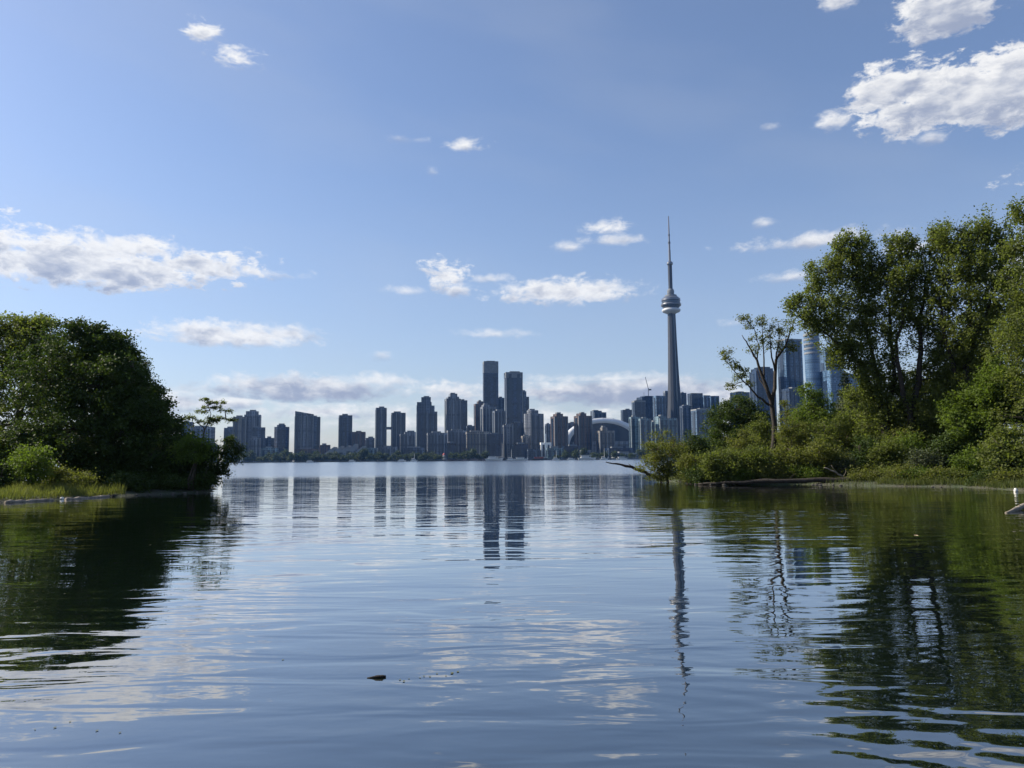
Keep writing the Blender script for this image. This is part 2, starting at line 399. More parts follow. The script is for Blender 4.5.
def quads_mesh(name, V, mt, tint=None, parent=None, loc=None):
    """V: (N,4,3) numpy quads"""
    nq = len(V); me = bpy.data.meshes.new(name)
    me.vertices.add(nq * 4); me.vertices.foreach_set('co', np.ascontiguousarray(V, dtype=np.float32).ravel())
    me.loops.add(nq * 4); me.loops.foreach_set('vertex_index', np.arange(nq * 4, dtype=np.int32))
    me.polygons.add(nq); me.polygons.foreach_set('loop_start', np.arange(0, nq * 4, 4, dtype=np.int32))
    me.polygons.foreach_set('loop_total', np.full(nq, 4, dtype=np.int32))
    me.update(calc_edges=True)
    if tint is not None:
        a = me.attributes.new('tint', 'FLOAT', 'FACE'); a.data.foreach_set('value', tint.astype(np.float32))
    me.materials.append(mt)
    o = bpy.data.objects.new(name, me); C.objects.link(o)
    if parent is not None: o.parent = parent
    if loc is not None: o.location = loc
    return o

def leaf_quads(rng, P_, size, droop=0.0, flat=0.25):
    n_ = len(P_)
    nrm = rng.normal(size=(n_, 3)); nrm[:, 2] = np.abs(nrm[:, 2]) + flat
    nrm /= np.linalg.norm(nrm, axis=1)[:, None]
    t = rng.normal(size=(n_, 3)); t[:, 2] -= droop
    t -= nrm * np.sum(t * nrm, axis=1)[:, None]; t /= np.linalg.norm(t, axis=1)[:, None]
    b_ = np.cross(nrm, t)
    s_ = size * rng.uniform(.6, 1.3, n_)[:, None]
    wv = s_ * .33
    V = np.stack([P_ - t * s_ * .5, P_ + b_ * wv - nrm * s_ * .06, P_ + t * s_ * .5, P_ - b_ * wv - nrm * s_ * .06], axis=1)
    return V

# ------------------------------------------------------------------ ground, water
def box_obj(name, x0, x1, y0, y1, z0, z1, mt):
    mb = MB(); mb.prism([(x0, y0), (x1, y0), (x1, y1), (x0, y1)], z0, z1); return mb.build(name, mt)
mb = MB(); mb.add([(-2600, -60, 0), (2600, -60, 0), (2600, 2950, 0), (-2600, 2950, 0)], [(0, 1, 2, 3)])
tag(mb.build('lake_water', M['water']), kind='structure')
SHORE = 1290.0
tag(box_obj('city_ground', -2500, 2500, SHORE, 2900, -2, 1.4, M['cityground']), kind='structure')
mb = MB(); mb.add([(-2600, -60, -2.2), (2600, -60, -2.2), (2600, 2950, -2.2), (-2600, 2950, -2.2)], [(0, 1, 2, 3)])
tag(mb.build('lake_bed', M['soil']), kind='structure')

def P2(px, py): v = gp(px, py); return (v.x, v.y)
RIGHT = [P2(1300, 520), P2(1100, 500), P2(1024, 491), P2(1000, 489.5), P2(960, 487), P2(900, 486.5), P2(850, 485.5), P2(800, 484.5),
         P2(740, 484.5), P2(690, 483.0), P2(664, 481.0), (10.6, 58.5), (12.5, 64), (20, 74), (35, 92), (60, 105), (110, 110), (140, 60), (120, 15)]
LEFT = [P2(-230, 530), P2(-60, 508), P2(0, 503), P2(50, 500.3), P2(104, 497.2), P2(135, 495.6), P2(165, 494.2), P2(195, 492.8), P2(213, 492),
        (-17.2, 45), (-20, 52), (-30, 60), (-60, 72), (-110, 76), (-130, 30), (-90, 8)]
def sdf(poly, X, Y):
    """+ inside, - outside"""
    X = np.asarray(X, float); Y = np.asarray(Y, float)
    d = np.full(X.shape, 1e9); ins = np.zeros(X.shape, bool); n_ = len(poly)
    for i in range(n_):
        ax, ay = poly[i]; bx, by = poly[(i + 1) % n_]
        ex, ey = bx - ax, by - ay
        t = np.clip(((X - ax) * ex + (Y - ay) * ey) / (ex * ex + ey * ey), 0, 1)
        d = np.minimum(d, np.hypot(X - ax - t * ex, Y - ay - t * ey))
        c = (ay > Y) != (by > Y)
        with np.errstate(divide='ignore', invalid='ignore'):
            ins ^= c & (X < (bx - ax) * (Y - ay) / (by - ay + 1e-12) + ax)
    return np.where(ins, d, -d)
def bank_h(X, Y, poly):
    s_ = sdf(poly, X, Y)
    wob = .35 * np.sin(X * 1.7 + Y * .6) * np.sin(Y * 1.3 - X * .4)
    s_ = s_ + wob * .5
    return np.where(s_ > 0, .12 * (1 - np.exp(-s_ / .5)) + .42 * (1 - np.exp(-s_ / 9)) + .05 * np.sin(X * 2.3) * np.sin(Y * 1.9) * np.clip(s_, 0, 1), s_ * .5)
def bank(name, poly, x0, x1, y0, y1, st):
    xs = np.arange(x0, x1, st); ys = np.arange(y0, y1, st)
    X, Y = np.meshgrid(xs, ys); Z = bank_h(X, Y, poly)
    nx, ny = len(xs), len(ys); keep = Z > -1.6
    idx = -np.ones(X.shape, int); idx[keep] = np.arange(keep.sum())
    vs = np.stack([X[keep], Y[keep], Z[keep]], 1)
    q = keep[:-1, :-1] & keep[1:, :-1] & keep[:-1, 1:] & keep[1:, 1:]
    fs = np.stack([idx[:-1, :-1][q], idx[:-1, 1:][q], idx[1:, 1:][q], idx[1:, :-1][q]], 1)
    me = bpy.data.meshes.new(name); me.from_pydata(vs.tolist(), [], fs.tolist()); me.materials.append(M['soil'])
    me.polygons.foreach_set('use_smooth', [True] * len(me.polygons))
    o = bpy.data.objects.new(name, me); C.objects.link(o); return tag(o, kind='structure')
bank('right_bank_ground', RIGHT, 8, 130, 15, 112, .6)
bank('left_bank_ground', LEFT, -125, -12, 10, 78, .6)
def gz(x, y):
    return float(max(bank_h(np.array([x]), np.array([y]), RIGHT)[0], bank_h(np.array([x]), np.array([y]), LEFT)[0]))

# ------------------------------------------------------------------ city
TH = math.radians(13)
def bcentre(x0, x1, py, Y):
    return (at(x0, py, Y) + at(x1, py, Y)) / 2
def tower_pts(shape, c, a, b_, th):
    ct, st = math.cos(th), math.sin(th)
    if shape == 'round':
        l = [(a/2 * math.cos(t), b_/2 * math.sin(t)) for t in [2 * math.pi * i / 28 for i in range(28)]]
    elif shape == 'chamfer':
        k = a * .22; l = [(-a/2 + k, -b_/2), (a/2 - k, -b_/2), (a/2, -b_/2 + k), (a/2, b_/2 - k), (a/2 - k, b_/2), (-a/2 + k, b_/2), (-a/2, b_/2 - k), (-a/2, -b_/2 + k)]
    else:
        l = [(-a/2, -b_/2), (a/2, -b_/2), (a/2, b_/2), (-a/2, b_/2)]
    return [(c[0] + x * ct - y * st, c[1] + x * st + y * ct) for x, y in l]
def building(kind, label, cat, x0, x1, yt, Y, mt, tiers=(), shape='box', bands=3, ribs=0, pent=True, th=None, cap=None, podium=None, slope=0, group=None, bandmat='band'):
    th = TH + math.radians(random.Random(int(x0 * 13 + yt * 7)).uniform(-6, 7)) if th is None else th
    c = bcentre(x0, x1, yt, Y); w = abs(at(x1, yt, Y).x - at(x0, yt, Y).x); zt = c.z
    if shape == 'round': a = b0 = w; th = 0
    else:
        r_ = .75; a = w / (math.cos(th) + r_ * abs(math.sin(th))); b0 = max(a * r_, 12)
    org = (c.x, c.y, 1.4); root = empty(kind, org, label, cat, group)
    mb = MB(); pts = tower_pts(shape, (c.x, c.y), a, b0, th)
    if slope:
        ct, st = math.cos(th), math.sin(th)
        mb.prism(pts, 1.2, lambda x, y: zt - slope * (((x - c.x) * ct + (y - c.y) * st) / a + .5))
    else: mb.prism(pts, 1.2, zt)
    for i, (u0, u1, ut) in enumerate(tiers):
        cc = bcentre(u0, u1, ut, Y); ww = abs(at(u1, ut, Y).x - at(u0, ut, Y).x)
        aa = ww / (math.cos(th) + .6 * abs(math.sin(th)))
        bb = b0 * (.88 - .09 * i)
        mb.prism(tower_pts(shape if shape != 'box' else 'box', (cc.x, c.y), aa, bb, th), 1.3, cc.z)
    mb.build('tower_body', M[mt], root, org)
    ct, st = math.cos(th), math.sin(th)
    ztop = max([zt] + [bcentre(*t, Y).z for t in tiers])
    if shape != 'round':
        zb = min(zt - slope, zt) - 4
        for i in range(bands):
            u_ = (-.5 + (i + .5) / bands) * a; bw = a / bands * .34
            if shape == 'chamfer' and abs(u_) > a * .27: continue
            q = MB(); fx, fy = u_, -b0 / 2 - .25
            q.box((c.x + fx * ct - fy * st, c.y + fx * st + fy * ct), bw, 1.1, 6, zb, th)
            q.build('window_band', M[bandmat], root, org)
        for i in range(ribs):
            u_ = (-.5 + i / max(1, ribs - 1)) * a * .96
            if shape == 'chamfer' and abs(u_) > a * .27: continue
            q = MB(); fx, fy = u_, -b0 / 2 - .45
            q.box((c.x + fx * ct - fy * st, c.y + fx * st + fy * ct), 1.5, 1.7, 5, zb + 3, th)
            q.build('pilaster', M['rib'], root, org)
        q = MB(); fx = -a / 2 - .25
        q.box((c.x + fx * ct, c.y + fx * st), 1.0, b0 * .4, 6, zb, th); 
        if shape == 'box': q.build('window_band', M[bandmat], root, org)
    if pent:
        q = MB(); rnd = random.Random(int(x0 * 7 + yt))
        cc = bcentre(tiers[-1][0], tiers[-1][1], tiers[-1][2], Y) if tiers and ztop > zt + .1 else c
        ww = abs(at(tiers[-1][1], yt, Y).x - at(tiers[-1][0], yt, Y).x) if cc is not c else a
        q.box((cc.x + rnd.uniform(-.1, .1) * ww, c.y), ww * rnd.uniform(.35, .6), b0 * .45, (zt if cc is c else cc.z) - slope * .6, (zt if cc is c else cc.z) - slope * .3 + rnd.uniform(2.0, 3.2), th)
        q.build('penthouse', M['roofgrey'], root, org)
    if cap:
        q = MB(); q.prism(tower_pts(shape, (c.x, c.y), a * 1.02, b0 * 1.02, th), zt - cap, zt + .3); q.build('crown_screen', M['rib' if mt != 'dglass' else 'roofgrey'], root, org)
    if podium:
        p0, p1, pt = podium; pc = bcentre(p0, p1, pt, Y); pw = abs(at(p1, pt, Y).x - at(p0, pt, Y).x)
        q = MB(); q.box((pc.x, c.y), pw / (ct + .4 * abs(st)), b0 * 1.15, 1.25, pc.z, th); q.build('podium', M['conc'], root, org)
    return root

B = building
# --- far left group
B('apartment_tower', 'dark blue grey block behind the thin leaning tree, leftmost in the skyline', 'building', 182, 194, 422, 1560, 'grey', bands=2)
B('apartment_tower', 'wide grey slab tower right behind the thin leaning tree on the left bank', 'building', 192, 214, 427, 1500, 'conc', bands=4)
B('apartment_tower', 'low dark block at the foot of the slab behind the leaning tree', 'building', 209, 220, 445, 1440, 'grey', bands=2)
B('apartment_tower', 'lowest step on the left of the pale stepped tower group', 'building', 224, 236, 428, 1580, 'grey', bands=2)
B('apartment_tower', 'pale flat topped tower just left of the tallest one in the left group', 'building', 233, 247, 417, 1500, 'beige', bands=2, ribs=3)
B('apartment_tower', 'pale stepped tower with a raised flat crown, tallest of the far left group', 'building', 244, 262, 415, 1560, 'conc', tiers=[(246, 259, 411.5)], bands=3, ribs=3)
B('apartment_tower', 'dark short tower standing in front of the pale stepped tower', 'building', 252, 266, 427.5, 1440, 'grey', bands=2)
B('apartment_tower', 'light grey narrow block low in front of the pale stepped tower', 'building', 249, 261, 438, 1385, 'conc', bands=3)
B('apartment_tower', 'low dark block filling the gap beside the faceted charcoal tower', 'building', 264, 275, 438, 1520, 'grey', bands=2)
B('apartment_tower', 'faceted charcoal tower standing alone with gaps of sky either side', 'building', 274, 290, 427, 1480, 'dglass', tiers=[(277, 286, 425)], shape='chamfer', bands=3)
B('apartment_tower', 'tall broad grey tower with a sloping roof falling to the right', 'building', 294, 315, 411.5, 1500, 'conc', bands=4, ribs=4, slope=6, pent=False)
B('apartment_tower', 'shorter dark wing attached right behind the sloping roofed grey tower', 'building', 310, 321, 417, 1570, 'grey', bands=2)
B('office_block', 'long low brown block behind the shoreline trees left of the twin towers', 'building', 319, 331, 445, 1450, 'brick', bands=3)
B('apartment_tower', 'dark slim tower right of the wide sky gap, left of the low brown blocks', 'building', 338, 353, 415.5, 1540, 'grey', bands=3)
B('office_block', 'mid height dark block touching the right side of the slim dark tower', 'building', 352, 366, 432, 1490, 'brick', bands=3)
B('office_block', 'small low block stepping down beside the left twin tower', 'building', 365, 375, 438, 1460, 'grey', bands=2)
tl = B('apartment_tower', 'left twin slab tower of the pair linked by a small bridge', 'building', 375, 387, 408, 1500, 'grey', bands=2, ribs=3)
B('apartment_tower', 'right twin slab tower of the pair, shorter and wider', 'building', 390.5, 406, 413, 1500, 'grey', bands=3, ribs=4)
# sky bridge between the twins
a_ = at(386, 427, 1500); b_ = at(392, 429.5, 1500); mb = MB(); mb.box(((a_.x + b_.x) / 2, 1500), 16, 8, b_.z, a_.z, TH)
tag(mb.build('sky_bridge', M['rib'], None, (a_.x, 1500, b_.z)), 'short enclosed bridge joining the two twin slab towers', 'footbridge')
B('apartment_tower', 'low stepped block in front of the right twin tower', 'building', 399, 416, 434, 1430, 'conc', tiers=[(404, 416, 432)], bands=4)
B('condo_tower', 'dark stepped tower with a peaked crown and terraces down its right side', 'building', 416, 438, 412, 1520, 'grey', tiers=[(416, 435, 406), (416.5, 432, 402.5), (421, 431, 397.5)], bands=4, ribs=3)
B('apartment_block', 'wide pale waterfront apartment block below the peaked dark tower', 'building', 426, 448, 433, 1400, 'conc', bands=6)
B('condo_tower', 'grey tower with stepped shoulders and a raised central crown', 'building', 444, 461, 399, 1540, 'conc', tiers=[(446.5, 459, 397), (449, 457, 394)], bands=4, ribs=4)
B('condo_tower', 'thin dark tower tucked behind the right side of the shouldered grey tower', 'building', 459, 467.5, 400.5, 1610, 'dglass', bands=2)
B('apartment_block', 'pale ribbed slab behind the shore between two wide waterfront blocks', 'building', 446, 466, 430.5, 1450, 'conc', bands=5)
B('office_block', 'dark cube of glass low on the shore in front of the pale slabs', 'building', 446, 456, 443, 1370, 'dglass', bands=3)
B('apartment_block', 'dark recessed block behind the gap right of the shouldered tower', 'building', 466, 475, 426, 1590, 'grey', bands=2)
B('apartment_block', 'long beige waterfront block left of the moored yachts', 'building', 465, 489, 432, 1400, 'beige', bands=7)
# --- downtown
B('condo_tower', 'brown grey tower left of and half as high as the tallest glass tower', 'building', 473.5, 484, 404, 1640, 'brick', tiers=[(477, 483, 401.5)], bands=3)
B('glass_skyscraper', 'tallest dark blue glass skyscraper with a lighter band round its top', 'skyscraper', 482.5, 498.3, 362, 1720, 'dglass', bands=0, cap=26, th=math.radians(9), pent=True)
B('condo_tower', 'grey tower filling the slot between the two tallest skyscrapers', 'building', 496, 506, 398, 1800, 'grey', bands=2)
B('glass_skyscraper', 'second tallest black glass skyscraper with a pale frame and lighter right edge', 'skyscraper', 504, 522.5, 373, 1700, 'dglass', bands=2, ribs=2, cap=12, th=math.radians(9))
B('condo_tower', 'stepped grey tower right behind the second tallest skyscraper', 'building', 519, 529, 397, 1780, 'grey', tiers=[(520, 526, 391.5)], bands=2)
B('condo_tower', 'ribbed pale stone tower standing in front of the tallest skyscraper', 'building', 480, 496, 407, 1570, 'conc', tiers=[(482, 489, 405)], bands=4, ribs=5)
B('condo_tower', 'grey ribbed tower in front of the gap between the two tallest skyscrapers', 'building', 492, 505, 411, 1500, 'grey', bands=3, ribs=4)
B('condo_tower', 'small white ribbed tower low in front of the second tallest skyscraper', 'building', 502.5, 512.5, 425, 1440, 'conc', bands=2, ribs=4, shape='box')
B('condo_tower', 'short dark block at the foot of the tallest skyscraper behind the yachts', 'building', 487, 503, 434, 1390, 'dglass', bands=3)
B('condo_tower', 'slim dark block between the white ribbed tower and the polygonal tower', 'building', 511, 524, 423, 1500, 'dglass', bands=2, ribs=2)
B('condo_tower', 'polygonal grey tower with a rounded front and a dark box on its roof', 'building', 523, 544.5, 414, 1480, 'conc', tiers=[(527, 538, 410.5)], shape='chamfer', bands=4, ribs=5)
B('apartment_block', 'small beige block low beside the polygonal grey tower', 'building', 521, 531, 436, 1400, 'beige', bands=2)
B('office_block', 'thin dark block in the narrow gap left of the brown tower', 'building', 545, 551, 424, 1640, 'grey', bands=2)
B('condo_tower', 'brown brick tower with a stepped top left of the white dome', 'building', 550.5, 567.5, 416.5, 1440, 'brick', tiers=[(554, 562, 414)], bands=3, ribs=2)
B('office_block', 'dark low block between the brown tower and the ribbed dark tower', 'building', 566, 576, 423, 1720, 'grey', bands=2)
B('condo_tower', 'dark ribbed tower standing in front of the left part of the dome', 'building', 574, 591.5, 416, 1440, 'brick', tiers=[(577.5, 585, 413.5)], bands=4, ribs=2)
B('hotel_tower', 'dark flat topped tower rising behind the crest of the white dome', 'building', 591, 606, 412.5, 1900, 'grey', tiers=[(591, 601, 411)], bands=3)
B('condo_tower', 'beige twin peaked block in front of the middle of the dome', 'building', 596, 614, 431, 1420, 'beige', tiers=[(600, 606, 427.5)], bands=4, ribs=3)
B('office_block', 'dark flat roofed block in the sky gap right above the dome edge', 'building', 621, 633, 410, 1900, 'dglass', bands=2)
B('condo_tower', 'dark blue glass block with a pale top band beneath the crane', 'building', 632, 645, 401, 1620, 'dglass', bands=3, cap=3)
B('condo_tower', 'tall dark stepped block carrying the crane left of the tall spire', 'building', 637, 655, 397.5, 1760, 'dglass', tiers=[(641, 654, 396.3)], bands=4, pent=False)
B('condo_tower', 'flat topped blue grey tower between the crane block and the tall spire', 'building', 653, 665, 396, 1690, 'bglass', bands=3, pent=False)
B('condo_tower', 'narrow pale tower directly touching the left side of the tall spire', 'building', 663.5, 670, 391, 1840, 'conc', bands=1, pent=False)
B('condo_tower', 'pale green glass condo block at the right edge of the dome', 'building', 629, 640, 417, 1450, 'lglass', bands=2, ribs=2)
B('condo_tower', 'pale green glass condo block behind the olive shrub tip, right of its twin', 'building', 638.5, 650, 418.5, 1420, 'lglass', bands=2, ribs=3)
B('condo_tower', 'light low condo with a flat roof just left of the spire foot', 'building', 648, 661, 422, 1480, 'lglass', bands=3)
B('condo_tower', 'pale glass condo tower standing across the foot of the tall spire', 'building', 656, 676, 418.5, 1420, 'lglass', tiers=[(656, 664, 416.5)], bands=4, ribs=3)
B('office_block', 'dark stepped tower directly right of the tall spire', 'building', 679, 686, 393, 1860, 'dglass', bands=1)
B('office_block', 'medium dark block low between the spire and the boxy black tower', 'building', 680, 691, 406, 1700, 'grey', bands=2)
B('office_block', 'boxy black glass tower, highest one right of the tall spire', 'building', 688, 702, 393.5, 1780, 'dglass', bands=3, pent=False)
B('office_block', 'blue grey tower right beside the boxy black one', 'building', 701.5, 710, 395.5, 1850, 'bglass', bands=2, pent=False)
B('office_block', 'dark edged blue tower with a flat roof, left of the dark round tree', 'building', 708.5, 718.5, 396.2, 1740, 'bglass', bands=2, pent=False)
B('condo_tower', 'wide dull glass block with a pale roof edge behind the small bushes', 'building', 692, 712, 409.5, 1560, 'bglass', bands=4, cap=2.5)
B('office_block', 'low flat roofed block peeking just above the dark round tree', 'building', 731, 748.5, 392.5, 1700, 'dglass', bands=3)
B('glass_skyscraper', 'dark round shouldered glass tower behind the sparse tree', 'skyscraper', 751, 773, 372, 1560, 'dglass', tiers=[(753, 771, 369), (756, 768, 367.5)], bands=4, pent=False)
B('glass_skyscraper', 'tall pale blue glass tower behind the top right limb of the sparse tree', 'skyscraper', 778, 800, 340, 1560, 'bglass', bands=3, pent=False, cap=3, bandmat='band')
B('glass_skyscraper', 'short deep blue glass block below the tall pale blue tower', 'skyscraper', 783, 803, 389, 1440, 'dglass', bands=4)
r9 = B('round_skyscraper', 'tall round glass tower with thin pale rings round its top', 'skyscraper', 804, 818.5, 335, 1500, 'bglass', shape='round', bands=0, pent=False)
B('glass_skyscraper', 'blue glass tower with a roof stepping down behind the poplar foliage', 'skyscraper', 821, 840, 349, 1600, 'bglass', bands=3, slope=26, pent=False, th=math.radians(4))
B('glass_skyscraper', 'broad pale blue glass slab lowest in front behind the spruce top', 'skyscraper', 822, 864, 371, 1480, 'bglass', bands=0, slope=16, pent=False, th=math.radians(4))
B('office_block', 'small pale block seen above the bushes right of the spruce', 'building', 840, 858, 389, 1380, 'lglass', bands=2)
c = bcentre(804, 818.5, 335, 1500); R_ = (at(818.5, 335, 1500).x - at(804, 335, 1500).x) / 2
for k in range(5):
    mb = MB(); z = c.z - 3 - k * 9; mb.ring([(R_ + .6, z), (R_ + .9, z + 1), (R_ + .9, z + 3), (R_ + .6, z + 4)], (c.x, c.y), 28)
    mb.build('balcony_ring', M['rib'], r9, (c.x, c.y, 1.4))
mb = MB(); mb.ring([(R_ * .7, c.z - 1), (R_ * .72, c.z + 5), (R_ * .5, c.z + 6)], (c.x, c.y), 24); mb.build('crown_screen', M['roofgrey'], r9, (c.x, c.y, 1.4))

# crane
c = at(648.5, 397, 1760); org = (c.x, c.y, c.z - 2); root = empty('tower_crane', org, 'thin construction crane with raised jib on top of the dark stepped block', 'crane')
def lattice(mb, p, q, w):
    mb.tube([p, q], [w, w * .8], 4)
mb = MB(); lattice(mb, (c.x, c.y, c.z - 2), (c.x, c.y, at(648.5, 388, 1760).z), 1.0); mb.build('mast', M['steel'], root, org)
mb = MB(); t_ = at(645.3, 377, 1760); p_ = at(648.5, 389.5, 1760); lattice(mb, p_, t_, .8); mb.build('jib', M['steel'], root, org)
mb = MB(); q_ = at(650, 389.5, 1760); mb.box((q_.x, q_.y), 6, 3, q_.z - 2, q_.z + 1.2); mb.build('counterweight', M['steel'], root, org)
c = at(644, 396, 1760); mb = MB(); mb.tube([(c.x, c.y, c.z - 2), (c.x, c.y, c.z + 9)], [.5, .3], 5)
tag(mb.build('roof_antenna', M['steel'], None, (c.x, c.y, c.z - 2)), 'thin rooftop antenna left of the crane', 'antenna')

# the tall communications tower
TY = 1770.0
tc_ = at(675.0, 440, TY); TX = tc_.x; org = (TX, TY, 1.4)
root = empty('observation_tower', org, 'very tall grey concrete communications tower with round pod and spire', 'tower')
def zpx(py): return at(670, py, TY).z
def ysec(rleg, rcore, wleg):
    """Y-shaped hexagonal cross-section, one leg to the right"""
    pts = []
    for k in range(3):
        a = math.radians(4 + 120 * k); ca, sa = math.cos(a), math.sin(a)
        pts += [(rleg * ca + wleg * sa, rleg * sa - wleg * ca), (rleg * ca - wleg * sa, rleg * sa + wleg * ca)]
        a2 = a + math.radians(60); pts.append((rcore * math.cos(a2), rcore * math.sin(a2)))
    return pts
levels = [(1.2, 33, 8.5, 4.6), (30, 26.5, 8.2, 4.2), (70, 20.5, 8.0, 3.8), (120, 16.5, 7.8, 3.4), (180, 13.2, 7.5, 3.1), (250, 10.8, 7.2, 2.9), (325, 9.0, 7.0, 2.8)]
zpod = zpx(313)
mb = MB(); secs = []
for z, rl, rc, wl in levels:
    z = z * (zpod + 2) / 325 if z > 2 else z
    secs.append([(TX + x, TY + y, z) for x, y in ysec(rl, rc, wl)])
ns = 9; vs = [p for s_ in secs for p in s_]
fs = [(j * ns + i, j * ns + (i + 1) % ns, (j + 1) * ns + (i + 1) % ns, (j + 1) * ns + i) for j in range(len(secs) - 1) for i in range(ns)]
mb.add(vs, fs + [tuple(range(ns))[::-1], tuple((len(secs) - 1) * ns + i for i in range(ns))])
mb.build('shaft', M['towerconc'], root, org)
cen = (TX, TY)
mb = MB(); a_ = math.radians(304); r1, r0 = 12.6, 7.6
mb.add([(TX + q[0] * math.cos(a_) - q[1] * math.sin(a_), TY + q[0] * math.sin(a_) + q[1] * math.cos(a_), q[2]) for q in ((r1, -1.3, 20), (r1, 1.3, 20), (4, 1.3, 20), (4, -1.3, 20), (r0, -1.3, zpod - 2), (r0, 1.3, zpod - 2), (4, 1.3, zpod - 2), (4, -1.3, zpod - 2))],
       [(0, 3, 2, 1), (4, 5, 6, 7), (0, 1, 5, 4), (1, 2, 6, 5), (2, 3, 7, 6), (3, 0, 4, 7)])
mb.build('elevator_shaft', M['podglass'], root, org)
mb = MB(); mb.ring([(8, zpod - 3), (14, zpod), (19.0, zpod + 2), (21.5, zpod + 4.5), (21.5, zpod + 7.5), (19, zpod + 9.5), (16, zpod + 11)], cen, 40); pod = mb.build('main_pod', M['podwhite'], root, org, True)
z0 = zpod + 11
for nm, prof, mt in (('window_band', [(16, z0), (18.5, z0 + 1), (21, z0 + 4), (20, z0 + 5)], 'podglass'),
                     ('observation_deck', [(18, z0 + 5), (22.8, z0 + 5.6), (23.6, z0 + 8), (22.4, z0 + 10.5), (21, z0 + 11)], 'podmetal'),
                     ('window_band', [(21.2, z0 + 11), (21.6, z0 + 12), (21.2, z0 + 16), (20, z0 + 16.6)], 'podglass'),
                     ('observation_deck', [(20, z0 + 16.6), (22, z0 + 17.6), (21.5, z0 + 22), (17, z0 + 26), (16, z0 + 27)], 'podmetal'),
                     ('pod_roof', [(14, z0 + 27), (13.5, z0 + 31), (9, z0 + 31.5), (8.6, z0 + 33)], 'roofgrey')):
    mb = MB(); mb.ring(prof, cen, 40); mb.build(nm, M[mt], pod, org, False)
    if nm == 'observation_deck':
        pass
mb = MB(); mb.ring([(6.5, z0 + 32), (8.2, z0 + 36), (8.2, zpx(291)), (6, zpx(289))], cen, 20); mb.build('equipment_collar', M['roofgrey'], root, org)
mb = MB(); mb.prism([(TX + 4.9 * math.cos(math.radians(60 * i)), TY + 4.9 * math.sin(math.radians(60 * i))) for i in range(6)], zpx(291), zpx(264)); mb.build('upper_shaft', M['towerconc'], root, org)
mb = MB(); za = zpx(265); mb.ring([(4.8, za - 1), (6.9, za + 1), (7.2, za + 3), (6.8, za + 6), (4.5, za + 8)], cen, 24); mb.build('sky_pod', M['podmetal'], root, org)
zt_ = zpx(216.5)
ant = None
for i, (y0, y1, r0, r1, mt) in enumerate(((263, 250, 2.7, 2.5, 'antenna'), (250, 243, 2.2, 2.1, 'antenna'), (243.6, 241.8, 2.9, 2.9, 'steel'), (242, 235.5, 1.9, 1.8, 'antenna'), (235.9, 234.4, 2.3, 2.3, 'steel'), (235, 226, 1.6, 1.5, 'antenna'), (226, 216.2, 1.4, 1.1, 'antenna'))):
    mb = MB(); mb.ring([(r0, zpx(y0)), (r1, zpx(y1))], cen, 12)
    if ant is None: ant = mb.build('antenna', M[mt], root, org)
    else: mb.build('collar' if mt == 'steel' else 'antenna_section', M[mt], ant, org)

# domed stadium
SY = 1660.0
cL = at(562, 430, SY); cR = at(640, 430, SY); sxm = (cL.x + cR.x) / 2; ra = (cR.x - cL.x) / 2
ztop = at(597, 419.3, SY).z; zw = at(597, 446, SY).z
org = (sxm, SY, 1.4); root = empty('domed_stadium', org, 'round stadium with a white arched roof and dark open front', 'stadium')
mb = MB(); mb.prism([(sxm + ra * math.cos(2 * math.pi * i / 40), SY + ra * math.sin(2 * math.pi * i / 40)) for i in range(40)], 1.2, zw + 8); mb.build('stadium_wall', M['conc'], root, org)
def shell(r, zb, zt, y0, y1, thick, c, nseg=28, inner=.82):
    """arched roof band: a barrel vault from depth y0 to y1 with real thickness"""
    mbx = MB(); vs = []
    for yy in (y0, y1):
        for k in range(nseg + 1):
            a = math.pi * k / nseg
            vs.append((c + r * math.cos(a), yy, zb + (zt - zb) * math.sin(a) ** .85))
            vs.append((c + (r - thick) * math.cos(a), yy, zb + (zt - zb - thick * .8) * math.sin(a) ** .85))
    n2 = (nseg + 1) * 2; fs = []
    for k in range(nseg):
        o0, i0, o1, i1 = 2 * k, 2 * k + 1, 2 * k + 2, 2 * k + 3
        fs += [(o0, o1, i1, i0), (n2 + o0, n2 + i0, n2 + i1, n2 + o1), (o0, n2 + o0, n2 + o1, o1), (i0, i1, n2 + i1, n2 + i0)]
    fs += [(0, 1, n2 + 1, n2), (2 * nseg, n2 + 2 * nseg, n2 + 2 * nseg + 1, 2 * nseg + 1)]
    mbx.add(vs, fs); return mbx
shell(ra, zw - 6, ztop, SY - 56, SY + 25, 13, sxm - 2).build('roof_arch', M['domewhite'], root, org, True)
for k in range(1, 12):
    a = math.pi * k / 12; mb = MB(); x = sxm - 2 + (ra + .3) * math.cos(a); z = zw - 6 + (ztop - zw + 6.4) * math.sin(a) ** .85
    mb.tube([(x, SY - 56.5, z), (x, SY + 25, z)], [.55, .55], 4); mb.build('roof_seam', M['roofgrey'], root, org)
mb = MB(); vs = []
nseg = 28
for k in range(nseg + 1):
    a = math.pi * k / nseg; vs.append((sxm - 2 + (ra - 12) * math.cos(a), SY - 50, zw - 6 + (ztop - 10 - zw + 6) * math.sin(a) ** .85))
for k in range(nseg + 1): x, y, z = vs[k]; vs.append((x, y + 2, z))
fs = [tuple(range(nseg + 1)), tuple(range(nseg + 1, 2 * nseg + 2))[::-1]] + [(k, k + nseg + 1, k + nseg + 2, k + 1) for k in range(nseg)]
mb.add(vs, fs); mb.build('arch_glazing', M['band'], root, org)
for k in range(6):
    mb = MB(); mb.box((sxm - ra * .7 + k * ra * .28, SY - ra * .99), 10, 2, 8, zw - 2); mb.build('entrance_window', M['band'], root, org)

